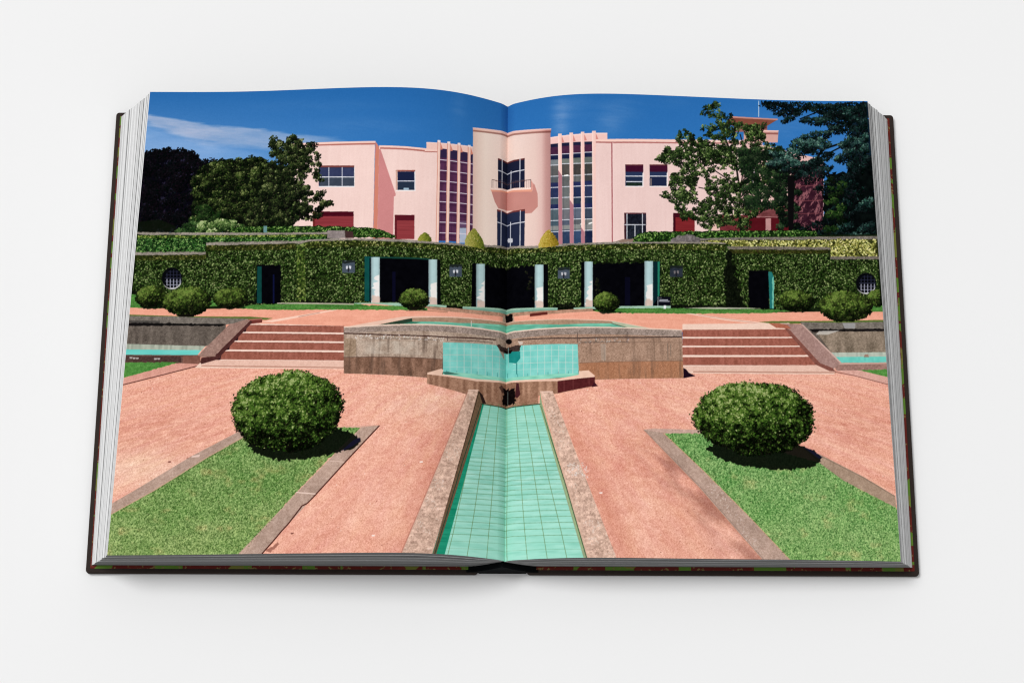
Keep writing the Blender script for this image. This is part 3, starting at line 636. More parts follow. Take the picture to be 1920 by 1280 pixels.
# niches
for (x0, y0, x1, y1, kk) in ((642, 489, 666, 512, 1), (843, 496.6, 866.4, 519.6, 1), (1046.4, 502, 1068.6, 523, .8), (1256.6, 499, 1280.6, 519.8, .35)):
    rect(x0, y0, x1, y1, tone(C(70, 80, 92) if kk > .5 else C(40, 46, 56), (N8, C(10, 10, 10)), (N3, C(6, 6, 6))))
    poly([(x0, y0), (x1, y0), (x1, y0 + 4), (x0, y0 + 5)], C(22, 28, 24), .8, ragged=1, step=3)
    xm, ym = (x0 + x1) / 2, (y0 + y1) / 2 + 2
    c1 = C(215, 216, 222) * kk + C(60, 50, 50) * (1 - kk)
    poly([(xm - 5, ym - 3), (xm - 1.5, ym - 3.5), (xm - 1, ym + 2), (xm - 4.5, ym + 2.5)], c1); poly([(xm + 1, ym - 4), (xm + 5, ym - 3), (xm + 4.5, ym + 2.5), (xm + 1, ym + 1.5)], c1)
    poly([(xm - 1.5, ym), (xm + 1.5, ym), (xm + 1, ym + 8), (xm - 1.5, ym + 8)], C(30, 28, 34), .9)
# side doors and round windows
poly([(482, 497), (527, 498), (527, 570), (481, 569)], bk, ragged=.8); poly([(483, 500), (491, 500), (491, 569), (482, 569)], tone(C(14, 62, 58), (N8, C(5, 6, 6)))); rect(512, 515, 515, 569, C(14, 18, 52))
poly([(1404, 508), (1442, 508), (1443, 579), (1404, 577)], bk, ragged=.8); poly([(1441, 510), (1447.4, 510), (1451.4, 520), (1451, 579), (1444, 579)], tone(C(34, 112, 108), (N8, C(8, 8, 8)))); poly([(1449, 520), (1451.6, 520), (1451.2, 579), (1448.6, 579)], C(110, 186, 168), ragged=.6)
for (qx, qy, rx, ry, fl) in ((323, 522.6, 19, 20.5, 1), (1624.5, 532, 19, 20, 1)):
    m = blobmask(qx, qy, rx, ry, .06); mix(tone(C(7, 8, 12), (N3, C(4, 4, 4))), m)
    mm = blobmask(qx + 2.5, qy + 1.5, rx * .84, ry * .88, .05)
    keep = ink.copy()
    for k in range(6):
        sh = k / 5
        lines([(qx - 18, qy - 13 + k * 6.2, qx + 20, qy - 13 + k * 6.2)], 1.6, C(26 + 156 * sh ** 2.2, 28 + 156 * sh ** 2.2, 46 + 148 * sh ** 2.2))
    for k in range(5):
        xx = qx - 9.5 + k * 6.2
        lines([(xx, qy - 18, xx, qy + 1)], 1.4, C(40, 42, 60)); lines([(xx, qy + 1, xx, qy + 20)], 1.8, C(158, 158, 174))
    ink = keep * (1 - mm[..., None]) + ink * mm[..., None]
    rim = np.clip(m - blobmask(qx - .8, qy - 2.2, rx, ry, .06), 0, 1) * np.clip((TY - qy - 6) / 6, 0, 1); mix(C(206, 204, 200), rim * .9)
# plinth of the loggia
pl = tone(C(156, 190, 168), (N8, C(8, 8, 8)), (GR2, C(5, 5, 5))); pl2 = tone(C(116, 160, 142), (N8, C(8, 8, 8)))
poly([(664, 568.6), (760, 568.4), (806, 571), (838, 573), (838, 577), (760, 574.4), (664, 573)], pl)
poly([(868, 575.4), (951, 581.4), (1046, 577.4), (1046, 582.4), (951, 590), (868, 581.6)], pl2); poly([(868, 575.4), (951, 581.4), (1046, 577.4), (1046, 579.4), (951, 584.4), (868, 577.8)], pl)
poly([(1076, 577.4), (1112, 575.8), (1258, 573.6), (1258, 578.6), (1112, 580), (1076, 582)], pl)
# --- box bushes against the wall, upper lawn and walks -----------------------
salm = tone(C(236, 165, 140), (N8, C(5, 6, 6)), (vn(GX / 30, GY / 3, 81), C(5, 6, 6)), (GR2, C(4, 4, 4)))
lawn = tone(C(76, 126, 56), (N3, C(12, 14, 10)), (vn(GX / 30, GY / 4, 82), C(12, 14, 8)), (GR2, C(8, 10, 6)))
poly([(238, 577), (380, 580), (560, 574), (700, 570), (760, 576), (951, 593), (1100, 584), (1280, 580), (1460, 586), (1670, 582), (1670, 625), (1300, 625), (951, 612), (640, 625), (236, 608)], salm)
poly([(245, 552), (300, 556), (300, 579), (243, 577)], lawn); poly([(380, 562), (420, 566), (420, 574), (392, 575)], lawn)
poly([(440, 578), (475, 572), (560, 569.4), (668, 569.8), (690, 573), (760, 574.6), (802, 577), (802, 582.6), (740, 582), (640, 581), (560, 581.6), (480, 580.6)], lawn, ragged=.5)
poly([(520, 568.2), (560, 567.6), (664, 569.6), (664, 572), (560, 570.4), (520, 570)], C(176, 170, 150))
poly([(1108, 583.4), (1140, 579), (1260, 578.4), (1340, 579), (1460, 580.6), (1482, 584), (1440, 587.6), (1300, 588.6), (1150, 587.6)], lawn, ragged=.5)
poly([(1280, 578), (1330, 576.6), (1400, 577.4), (1430, 579), (1340, 580)], C(178, 180, 158))
poly([(1545, 576), (1600, 572), (1665, 566), (1665, 585), (1560, 584)], lawn)
strip_d = tone(C(92, 110, 52), (N3, C(12, 12, 8)))
poly([(238, 590), (330, 593), (470, 594), (512, 597), (500, 600), (238, 596)], strip_d); poly([(1412, 605), (1450, 602.4), (1550, 602), (1660, 600), (1662, 605), (1520, 607), (1440, 607.4)], strip_d)
kerb_p = tone(C(246, 204, 184), (N8, C(6, 6, 6)))
poly([(488, 604), (560, 592), (624, 581.4), (636, 581), (575, 593), (512, 604.4)], kerb_p); poly([(1284, 588), (1296, 588), (1370, 598), (1446, 607), (1436, 609), (1360, 601)], kerb_p)
poly([(560, 593.6), (600, 586), (600, 587), (560, 595)], C(150, 106, 92), .7); line([(1310, 591), (1440, 609)], .9, C(160, 110, 96), .7)
# terrace edge behind the basin
ston = tone(C(170, 130, 108), (N3, C(24, 20, 18)), (N8, C(22, 18, 16)))
poly([(802, 575.4), (868, 580), (951, 590), (951, 596.6), (900, 590.4), (846, 585), (802, 580)], ston); poly([(951, 590), (1046, 582), (1112, 579), (1112, 584), (1046, 588.4), (951, 596.6)], ston)
poly([(994, 588.4), (1027, 585), (1027, 590.2), (994, 594)], C(92, 38, 32)); line([(840, 586), (802, 583), (762, 583)], 1.4, C(150, 116, 92))
poly([(944, 592), (951, 593), (963, 592), (966, 607), (951, 609), (942, 608)], C(180, 152, 132)); poly([(948, 590.4), (961.4, 589.4), (962, 604.6), (949, 605)], C(14, 9, 10), ragged=.8, step=3)
bx = [C(7, 11, 4), C(19, 27, 10), C(42, 55, 20), C(70, 90, 34), C(108, 130, 58)]
def ground_shadow(pts, k=.9): poly(pts, C(10, 16, 8), k, ragged=1, step=4)
ground_shadow([(262, 573), (300, 572), (312, 578), (270, 580)]); ground_shadow([(415, 575), (450, 573), (462, 578), (430, 581)], .8); ground_shadow([(1475, 580), (1510, 578), (1530, 583), (1490, 586)], .8); ground_shadow([(1122, 583), (1150, 582), (1170, 586), (1130, 589)], .85); ground_shadow([(762, 578), (790, 577), (800, 582), (768, 583)], .7)
for k, (qx, qy, rx, ry, n, lt_) in enumerate(((283, 556.5, 28, 20, 1100, -.06), (432, 559, 31, 19.5, 1200, .02), (351, 566.5, 44, 27.5, 2200, .02), (777, 561.2, 27, 19.6, 1100, .03), (1137, 567, 24, 18.6, 900, .06), (1494, 564.6, 32, 20, 1200, .02), (1646, 560, 20, 16, 520, .0), (1585, 575.4, 49, 29, 2600, .04))):
    shrub(qx, qy, rx, ry, bx, 3.6, int(n * 1.9), 20 + k, floor=lt_ - .06, flat=.92, gain=.56)
poly([(330, 590), (368, 590), (362, 594.4), (336, 594.4)], C(16, 14, 10)); poly([(768, 576), (788, 576), (782, 582), (774, 582)], C(20, 18, 12))
# plaque on the lawn
rect(1233.8, 556.6, 1257.8, 573.4, C(12, 12, 22)); lines([(1237, 562.4, 1253, 562.6), (1236.4, 565.2, 1256, 565.6)], 1.1, C(206, 208, 220)); lines([(1236, 559, 1241, 559)], .8, C(150, 150, 165))
rect(1244.8, 573, 1249.2, 579.4, C(232, 236, 236)); rect(1233.6, 557, 1234.6, 575, C(190, 200, 200))
# clipped cones in front of the villa
def cone(px, py, x0, x1, yb, stops, n, seed):
    a = P([(px, py), (x0, yb), (x1, yb)]); r = np.random.default_rng(seed)
    u = r.random(n) ** .55; hw = np.sin(np.minimum(u * 1.05, 1) * math.pi / 2) ** .85
    x = a[0, 0] + ((a[1, 0] + a[2, 0]) / 2 - a[0, 0]) * u + (a[2, 0] - a[1, 0]) / 2 * hw * (2 * r.random(n) - 1); y = a[0, 1] + (max(a[1, 1], a[2, 1]) - a[0, 1]) * u
    mid = a[0, 0] + ((a[1, 0] + a[2, 0]) / 2 - a[0, 0]) * u
    v = .62 - .42 * (x - mid) / ((a[2, 0] - a[1, 0]) / 2) + r.normal(0, .16, n)
    dabs(x, y, 3.6, ramp(v, stops), .6)
cone(797, 436.4, 784.6, 808.6, 450.5, [C(56, 66, 20), C(104, 112, 36), C(150, 150, 60)], 420, 1)
cone(889, 428.6, 872.4, 908, 459.5, [C(50, 66, 20), C(96, 108, 34), C(142, 142, 58), C(176, 170, 92)], 1100, 2)
cone(1028, 431.6, 1010.6, 1046.6, 460.5, [C(84, 70, 18), C(136, 112, 32), C(168, 142, 52), C(192, 172, 84)], 1150, 3)

# --- lower garden: gravel, lawns, kerbs --------------------------------------
D_ = np.maximum(TY - 545, 18)                       # distance-like scale of the ground plane
gu = (TX - 951) / D_ * 26; gv = 9000 / D_
grav = tone(C(233, 170, 148), (fb(gu * .35, gv * .22, 4, 91), C(10, 17, 17)), (fb(gu * .8, gv * .6, 3, 93), C(4, 7, 2)), (vn(gu * 5, gv * 3.6, 95), C(5, 6, 6)), (vn(gu * 1.3, gv * 2.4, 97), C(5, 7, 7)), (GR2, C(9, 10, 10)), (GR, C(7, 8, 8)))
dark = np.clip(np.exp(-((TX - 1255 - (TY - 850) * .75) / 50) ** 2) * np.clip((TY - 800) / 60, 0, 1) * np.clip(.55 + fb(gu * .5, gv * .4, 4, 99) * 1.3, 0, 1), 0, 1)
grav = np.clip(grav * (1 - dark[..., None] * C(62, 76, 76)), 0, 1)
near = np.clip(np.exp(-(np.abs(TX - (870 - (TY - 740) * .39)) / 26) ** 1.5) + np.exp(-(np.abs(TX - (1050 + (TY - 740) * .42)) / 24) ** 1.5), 0, 1) * np.clip((TY - 740) / 40, 0, 1)
grav = np.clip(grav * (1 - near[..., None] * C(14, 26, 30)), 0, 1)
red = np.clip(np.exp(-((TX - 300) / 150) ** 2 - ((TY - 810) / 36) ** 2) + np.exp(-((TX - 1600) / 90) ** 2 - ((TY - 800) / 40) ** 2), 0, 1) * np.clip(.6 + vn(gu * 1.2, gv * 1.5, 98), 0, 1)
grav = np.clip(grav * (1 - red[..., None] * C(18, 32, 34)), 0, 1)
lit_ = np.clip(np.exp(-((TX - 280) / 120) ** 2 - ((TY - 880) / 40) ** 2) + .6 * np.exp(-((TX - 800) / 90) ** 2 - ((TY - 760) / 26) ** 2), 0, 1)
grav = np.clip(grav + lit_[..., None] * C(9, 28, 26), 0, 1)
poly([(225, 640), (645, 650), (951, 716), (1281, 650), (1690, 640), (1720, 1080), (180, 1080)], grav)
sp = full([(225, 700), (1680, 700), (1720, 1060), (190, 1060)])
x, y = scatter(sp * (ink[..., 0] > .75), 260); dabs(x, y, 2.2, np.where(rng.random((260, 1)) < .7, C(150, 86, 70)[None], C(250, 220, 205)[None]).astype(F4), .7)
pebble = [(790, 866), (1127, 924), (318, 866), (353, 860), (700, 1004), (548, 1000)]
for (qx, qy) in pebble: poly([(qx - 3, qy - 1), (qx + 3, qy - 1.4), (qx + 3, qy + 1), (qx - 2, qy + 1.4)], C(252, 236, 228) if qx > 600 else C(120, 66, 56))
# left basin under the terrace
rock = tone(C(100, 90, 82), (N3, C(16, 15, 14)), (vn(GX / 7, GY / 30, 111), C(16, 15, 14)), (GR, C(14, 13, 12)))
poly([(238, 607), (424, 608), (424, 640), (384, 650), (236, 650)], rock)
cap = tone(C(116, 108, 100), (N3, C(18, 17, 16)), (N8, C(20, 19, 18)), (GR, C(10, 10, 10)))
poly([(240, 592.6), (330, 594), (466, 598), (440, 607), (424, 609), (240, 606)], cap); poly([(240, 601), (300, 602), (300, 606), (240, 606)], C(52, 50, 48), .6)
poly([(240, 605.4), (330, 606.6), (424, 608), (418, 611.6), (330, 611), (240, 611.6)], C(20, 18, 18), ragged=.6)
poly([(237, 645), (386, 649), (378, 658), (236, 657)], tone(C(168, 174, 158), (vn(GX / 4, GY / 18, 113), C(20, 19, 18))))
poly([(236, 655.4), (378, 656.6), (370, 666.6), (235, 666.4)], tone(C(108, 204, 194), (vn(GX / 30, GY / 3, 115), C(14, 8, 8)))); poly([(236, 665.4), (372, 665.8), (376, 682), (234, 680.6)], tone(C(104, 76, 68), (N3, C(16, 13, 12)), (N8, C(16, 12, 12)))); poly([(235, 667.6), (340, 668.4), (340, 680), (234, 679)], tone(C(66, 46, 44), (N3, C(18, 16, 15))), .75)
for qx, qy in ((246, 671), (252, 672), (258, 672), (292, 673.4), (298, 673)): poly([(qx - 3, qy - 1.5), (qx + 3, qy - 1.5), (qx + 2, qy + 1.5), (qx - 2, qy + 1.5)], C(206, 200, 196), .8)
poly([(343, 668), (376, 667), (376.6, 684), (343, 681)], tone(C(126, 84, 72), (N3, C(14, 12, 11))))
lawn2 = tone(C(80, 136, 62), (N3, C(12, 14, 10)), (N8, C(12, 12, 8)), (GR2, C(8, 9, 6)))
poly([(233, 680), (338, 679), (300, 690), (231, 710)], lawn2, ragged=.6)
kp = tone(C(216, 156, 140), (N8, C(12, 12, 12)), (GR2, C(8, 8, 8)))
poly([(336, 681), (376, 683), (374, 686), (230, 722), (230, 709)], kp); line([(374, 685.6), (230, 722)], 2.0, C(96, 54, 48))
# left steps
rise = tone(C(152, 90, 75), (N3, C(14, 11, 10)), (vn(GX / 4, GY / 14, 117), C(10, 8, 8)), (GR, C(8, 6, 6)))
tread = tone(C(240, 206, 188), (N8, C(6, 6, 6)), (GR2, C(4, 4, 4)))
poly([(366, 690), (380, 676), (468, 606), (646, 612), (646, 692)], tread)
xl = [459, 444, 428, 412]; R1 = [(609.4, 622), (625, 638.4), (641.4, 655.4), (658.8, 674)]
for k, (ya, yb) in enumerate(R1):
    poly([(xl[k], ya), (646, ya + 2.4), (646, yb + 2.2), (xl[k] - 10, yb)], rise)
    poly([(xl[k], ya), (646, ya + 2.4), (646, ya + 3.4), (xl[k], ya + 1.2)], C(110, 56, 50), .7)
    poly([(xl[k] - 10, yb + .2), (646, yb + 2.4), (646, yb + 4.4), (xl[k] - 10, yb + 2.4)], C(248, 222, 208), .8)
poly([(378, 684), (402, 675), (646, 677), (646, 689), (500, 687), (378, 686.4)], tone(C(228, 186, 168), (N8, C(8, 8, 8)), (GR2, C(6, 6, 6)))); poly([(378, 685.4), (500, 686.4), (646, 688.6), (646, 691), (378, 687.4)], C(176, 122, 104), .8)
shs = C(42, 22, 28)
for k in range(4): poly([(xl[k] + 1, R1[k][0] - .5), (xl[k] + 3.5, R1[k][0] + 8), (xl[k] + 2, R1[k][1] + .6), (xl[k] - 22, R1[k][1] + 1.6)], shs, ragged=.5)
poly([(465, 599), (492, 598), (492, 605), (462, 609)], tone(C(110, 52, 46), (N3, C(10, 8, 8)))); poly([(465, 599), (492, 597), (492, 599.4), (470, 601.6)], C(160, 100, 88))
par = tone(C(152, 120, 109), (N3, C(18, 16, 15)), (N8, C(12, 12, 11)), (GR, C(10, 10, 9)))
poly([(430, 609), (440, 606), (465, 598.4), (470, 602), (406, 664), (404, 667), (372, 667), (383, 655)], par)
poly([(470, 601), (474, 604), (414, 668), (412, 673), (378, 683), (376, 680), (378, 671), (404, 666.6)], tone(C(76, 42, 40), (N3, C(10, 8, 8)))); poly([(404, 665.6), (376, 667), (376, 670), (405, 668.6)], C(150, 118, 106))
# right steps and basin
poly([(1280, 608), (1480, 606), (1565, 690), (1565, 702), (1280, 700)], tread)
xr = [1480, 1500, 1519, 1537]; R2 = [(618.6, 632), (635, 648.4), (651.4, 666), (670, 685)]
for k, (ya, yb) in enumerate(R2):
    poly([(1280, ya), (xr[k], ya - 1), (xr[k] + 12, yb), (1280, yb)], tone(C(156, 92, 77), (N3, C(14, 11, 10)), (vn(GX / 4, GY / 14, 119), C(10, 8, 8)), (GR, C(8, 6, 6))))
    poly([(1280, yb + .2), (xr[k] + 12, yb), (xr[k] + 14, yb + 2.4), (1280, yb + 2.6)], C(248, 222, 208), .8)
poly([(1281, 686.6), (1540, 685), (1566, 694), (1566, 698.6), (1400, 697), (1281, 697)], tone(C(230, 190, 172), (N8, C(8, 8, 8)), (GR2, C(6, 6, 6)))); poly([(1300, 696), (1400, 696.4), (1568, 697.6), (1568, 700), (1300, 698.6)], C(176, 124, 106), .8)
poly([(1500, 604.6), (1580, 605.4), (1664, 603.6), (1665, 672), (1568, 672), (1520, 628)], rock)
rock2 = tone(C(134, 118, 102), (N3, C(20, 18, 17)), (vn(GX / 9, GY / 40, 121), C(20, 18, 17)), (GR, C(16, 15, 14)))
poly([(1530, 622), (1664, 622), (1665, 664), (1560, 662)], rock2)
poly([(1502, 604.4), (1580, 605.6), (1662, 604), (1663, 617), (1580, 618), (1515, 618)], cap); poly([(1580, 606), (1604, 606), (1604, 616), (1584, 616)], C(168, 168, 170), .7)
poly([(1516, 617.4), (1580, 617.4), (1663, 616.6), (1663, 621), (1580, 622), (1524, 623)], C(24, 20, 20), ragged=.6); poly([(1536, 621), (1575, 620), (1552, 628), (1530, 627.6)], C(196, 190, 182), .8)
poly([(1556, 661.4), (1664, 660.4), (1665, 670), (1570, 671)], tone(C(178, 186, 172), (vn(GX / 4, GY / 18, 113), C(16, 15, 14)))); poly([(1566, 669.6), (1664, 668.8), (1664, 680), (1576, 680.4)], tone(C(108, 200, 186), (vn(GX / 4, GY / 8, 115), C(10, 8, 8)))); poly([(1622, 664.6), (1628, 664.6), (1630, 670), (1620, 670)], C(150, 100, 84), .7)
poly([(1560, 681.4), (1664, 679.6), (1665, 694), (1570, 696)], tone(C(152, 116, 106), (N3, C(24, 20, 19)), (N8, C(22, 18, 17)))); poly([(1560, 681.4), (1664, 679.6), (1664, 682.4), (1562, 684.4)], C(198, 162, 148))
poly([(1608, 694.6), (1666, 693), (1668, 710), (1640, 703)], lawn2, ragged=.6)
poly([(1566, 695), (1612, 694.4), (1668, 708), (1669, 721.6), (1600, 703)], tone(C(214, 164, 150), (N8, C(12, 12, 12)), (GR2, C(8, 8, 8)))); line([(1566, 697.6), (1600, 704), (1669, 722)], 1.6, C(130, 86, 78))
poly([(1467, 607), (1505, 608.4), (1523.6, 627), (1577, 680), (1562, 693), (1538, 684), (1480, 622)], tone(C(164, 130, 122), (N3, C(16, 15, 14)), (N8, C(10, 10, 10)), (GR, C(10, 10, 9)))); poly([(1503, 608.4), (1506, 608.8), (1578, 680), (1575, 681)], C(206, 172, 160)); poly([(1470, 612), (1483, 621), (1538, 681), (1561, 690), (1568, 697), (1556, 696), (1530, 684), (1476, 622)], tone(C(128, 78, 68), (N3, C(14, 11, 10))))
poly([(1441, 606), (1462, 606.6), (1477, 610), (1484, 616.6), (1456, 615)], tone(C(170, 100, 78), (N3, C(14, 11, 10))))

# --- the fountain in the middle ------------------------------------------------
pool = tone(C(112, 186, 160), (vn(GX / 26, GY / 2.4, 131), C(22, 20, 18)), (N8, C(8, 8, 8)))
poly([(645, 614), (757, 594), (951, 606), (1146, 601), (1228, 617), (1279, 619), (951, 626)], tone(C(232, 192, 172), (N8, C(8, 8, 8))))
poly([(695, 612.6), (773, 596.6), (951, 607), (1146, 602.6), (1190, 618), (1160, 620), (951, 625), (760, 617)], tone(C(166, 136, 112), (N3, C(14, 13, 12)), (N8, C(10, 9, 9))))
poly([(726, 614), (772, 603.4), (860, 606), (951, 611.4), (1050, 609), (1147, 606.6), (1192, 618.6), (951, 625.6)], pool)
poly([(695, 612.6), (773, 597), (773.6, 603.4), (728, 614)], tone(C(42, 62, 48), (N8, C(6, 8, 6)))); poly([(726, 614), (772, 603.4), (790, 604.4), (752, 615.6)], tone(C(46, 104, 82), (N8, C(6, 8, 8))), .85)
for qx, qy in ((806, 612), (900, 615), (1010, 618), (1106, 616)): mix(C(216, 238, 232), np.exp(-((TX - qx) / 8) ** 2 - ((TY - qy) / 3.6) ** 2) * .7)
for qx, qy in ((860, 608), (1060, 607)): mix(C(50, 130, 100), np.exp(-((TX - qx) / 60) ** 2 - ((TY - qy - 6) / 3) ** 2) * .4)
lines([(884, 602, 884, 613)], 1.4, C(226, 220, 212)); poly([(1147, 602.6), (1225, 617.6), (1192, 619), (1150, 607)], tone(C(176, 186, 158), (N8, C(12, 12, 12)))); line([(1147, 606.6), (1191, 619)], 1.1, C(50, 60, 46))
gran = tone(C(172, 150, 133), (N3, C(22, 21, 20)), (N8, C(14, 14, 13)), (GR, C(20, 19, 18)), (vn(GX / 14, GY / 30, 141), C(12, 12, 12)))
gran2 = tone(C(164, 132, 112), (N3, C(18, 17, 16)), (GR, C(20, 18, 17)), (N30, C(10, 9, 9)))
grlow = tone(C(134, 100, 82), (N3, C(18, 15, 14)), (vn(GX / 8, GY / 46, 143), C(26, 22, 20)), (GR, C(14, 12, 11)))
grlow2 = tone(C(170, 118, 88), (N3, C(14, 12, 11)), (GR, C(16, 14, 12)), (N30, C(8, 8, 8)))
poly([(645, 614), (951, 626), (951, 722), (830, 712), (645, 700)], gran); poly([(951, 626), (1279, 619), (1281.6, 709), (1100, 713), (951, 722)], gran2)
poly([(645, 670), (832, 674.6), (832, 712), (645, 700)], grlow); poly([(1086, 681), (1281, 677), (1281.6, 709), (1086, 713)], grlow2)
wst = np.clip(fb(GX / 6, GY / 44, 3, 145) * 1.7 - .1, 0, 1) * np.clip((TY - 626) / 8, 0, 1)
mix(tone(C(70, 54, 46)), full([(645, 628), (832, 634), (832, 712), (645, 700)]) * wst * .55); mix(tone(C(92, 72, 60)), full([(1086, 634), (1280, 632), (1281, 709), (1086, 713)]) * wst * .40)
mix(tone(C(206, 196, 182), (N8, C(10, 10, 10))), full([(668, 640), (826, 644), (826, 668), (668, 664)]) * np.clip(N30 * 1.6 + .15, 0, 1) * .5)
line([(645, 670), (832, 674.6)], 1.4, C(92, 66, 56), .8); line([(1086, 681), (1281, 677)], 1.3, C(130, 96, 78), .8)
capd = tone(C(150, 132, 122), (N3, C(28, 25, 25)), (GR, C(22, 20, 20)), (N30, C(22, 20, 19)))
poly([(645, 614.6), (951, 626.4), (1279, 619.6), (1279.6, 631.6), (951, 638.6), (645, 625)], capd)
poly([(645, 612.6), (951, 624.6), (1279, 618), (1279, 620), (951, 627), (645, 615)], C(234, 206, 188))
line([(645, 625.2), (740, 629), (840, 633), (930, 637.4)], 2.4, C(64, 40, 36)); line([(972, 637.6), (1080, 634.6), (1200, 633), (1279, 632)], 2.2, C(62, 48, 46))
lines([(839.6, 630, 839.4, 640), (1083, 624, 1083, 643), (1176.4, 622, 1176, 641)], 1.6, C(92, 76, 70))
for (x0, x1, ya, yb) in ((700, 820, 634.6, 638.4), (1090, 1176, 641.4, 641.8), (845, 925, 638, 643)): line([(x0, ya), (x1, yb)], 2.0, C(92, 78, 70), .55)
x, y = scatter(full([(660, 627), (832, 634), (832, 641), (660, 634)]), 70); dabs(x, y, 3.4, np.tile(C(222, 214, 208), (70, 1)), .6, .75)
x, y = scatter(full([(1086, 636), (1180, 634), (1180, 642), (1086, 644)]), 60); dabs(x, y, 3.2, ramp(rng.random(60), [C(70, 56, 52), C(220, 212, 204)]), .6, .75)
lines([(1133, 644, 1134, 678), (1252, 644, 1253, 676), (1258, 645, 1258, 668)], 1.5, C(120, 104, 92), .8); line([(1086, 643.4), (1279, 642.4)], 1.2, C(118, 92, 78), .7); poly([(646, 634), (668, 636), (668, 668), (646, 668)], tone(C(144, 118, 92), (N3, C(26, 22, 20))), .5)
poly([(1126, 645), (1137, 645), (1137, 676), (1128, 676)], C(176, 164, 152), .4)
poly([(1281.6, 690), (1287, 692.6), (1292, 699), (1304.6, 705.2), (1282, 709.4)], C(28, 12, 26))
# turquoise tiles
tile = tone(C(124, 203, 193), (vn(GX / 11, GY / 11, 151), C(12, 8, 8)), (N3, C(5, 4, 4)))
poly([(831, 642.4), (930, 647.6), (951, 655), (977, 648), (1083.6, 645.6), (1085.6, 704), (951, 718), (831, 702)], tile)
gt_ = C(196, 214, 206)
rt = np.random.default_rng(3)
for k in range(1, 9):
    xx = 831 + k * 13.2; lines([(xx, 643 + k * .6, xx, 703 + k * 1.6)], 1.3, gt_, .5 + .5 * rt.random())
for k in range(0, 8):
    xx = 982 + k * 13.2; lines([(xx, 648, xx, 713 - k * 1.2)], 1.3, gt_, .5 + .5 * rt.random())
for k in range(1, 5):
    yy = 642.4 + k * 11.6
    lines([(831, yy, 947, yy + 6)], 1.1, C(200, 196, 186) if k in (2, 3) else gt_, .35 + .5 * rt.random()); lines([(962, yy + 5.4, 1084, yy + 3)], 1.1, gt_, .35 + .5 * rt.random())
for k in range(14): xx = 838 + k * 19; lines([(xx, 694 + (k * 1.0 if k < 7 else (14 - k) * 1.0), xx, 703 + (k if k < 7 else 14 - k))], 1.2, C(40, 112, 108), .65)
poly([(831, 697), (951, 711), (1085.6, 700), (1085.6, 706), (951, 722), (831, 705)], tone(C(136, 206, 182), (vn(GX / 16, GY / 2, 153), C(18, 14, 14))))
poly([(828, 698), (840, 697), (862, 702), (836, 702.6)], C(24, 62, 56), .7)
poly([(931, 646), (945, 650), (946, 676), (938, 660)], tone(C(160, 142, 126), (N3, C(18, 16, 16)))); poly([(931, 647), (951, 653), (977, 647.6), (974, 659), (951, 664), (940, 660)], tone(C(60, 46, 42), (N3, C(16, 12, 12))), ragged=1, step=3)
poly([(954, 661), (975.6, 659), (976, 672), (968, 682), (955, 680)], tone(C(26, 130, 124), (N8, C(8, 8, 8)))); poly([(968, 681), (970.4, 681), (970, 702), (968, 702)], C(40, 120, 116), .8); poly([(971, 640), (981, 641), (980, 646), (975, 647)], C(206, 188, 176))
mix(C(14, 10, 10), blobmask(954.6, 641, 5.6, 5, .3)); poly([(944, 656), (962, 656), (958, 663), (948, 663)], C(20, 14, 14)); line([(953.6, 652), (953.6, 690)], 1.5, C(150, 190, 186), .7)
# lower basin rim and front
bf = tone(C(154, 114, 92), (N3, C(18, 16, 15)), (vn(GX / 6, GY / 40, 161), C(24, 22, 20)), (GR, C(12, 11, 10)))
poly([(801.4, 700), (893, 714), (951, 719), (1046, 713.6), (1115.8, 705.6), (1116, 724), (1046, 738), (1010, 742), (1010, 760), (900, 760), (873, 739), (801, 719.6)], bf)
poly([(1046, 714), (1115.8, 706), (1116, 723.4), (1046, 737.4)], tone(C(82, 32, 34), (N3, C(10, 6, 6)))); lines([(1058, 713, 1058, 735), (1075, 711, 1075, 733), (1105, 708, 1105, 726)], 1.1, C(130, 72, 70), .7); poly([(1114.6, 716), (1121.6, 724), (1110, 726)], C(60, 22, 32))
poly([(801.6, 699), (828, 691.6), (832, 694), (829, 702), (893, 711), (951, 716), (951, 719.6), (893, 715), (850, 708), (801.4, 702)], tone(C(232, 194, 172), (N8, C(8, 8, 8)))); poly([(951, 716), (1046, 710.6), (1085.6, 703), (1085.6, 696), (1104, 694.6), (1115.8, 704.6), (1115.6, 707), (1046, 714.6), (951, 719.6)], tone(C(236, 196, 174), (N8, C(8, 8, 8))))
# the long channel
kb = tone(C(208, 173, 154), (N3, C(26, 24, 23)), (vn(GX / 5, GY / 3, 165), C(20, 18, 17)), (GR, C(16, 15, 14)), (N30, C(12, 11, 11)), (vn(GX / 14, GY / 5, 167), C(16, 15, 14)))
water = tone(C(156, 214, 197), (vn(GX / 40, GY / 4, 171), C(14, 8, 10)), (vn(GX / 12, GY / 2, 172), C(9, 6, 7)), (N30, C(8, 5, 5)))
poly([(896, 757), (1016, 757), (1104, 1062), (803, 1062)], water)
far = np.clip((850 - TY) / 95, 0, 1); mix(C(134, 202, 180), full([(896, 757), (1016, 757), (1104, 1062), (803, 1062)]) * far * .5)
nearx = np.clip((TY - 900) / 140, 0, 1); mix(C(160, 226, 204), full([(896, 757), (1016, 757), (1104, 1062), (803, 1062)]) * nearx * .55)
jo = C(96, 140, 100)
ys_ = [1046.0]
while ys_[-1] > 760: ys_.append(ys_[-1] - .0763 * (.0761 * (ys_[-1] - 554)) ** 1.44)
rr = np.random.default_rng(8)
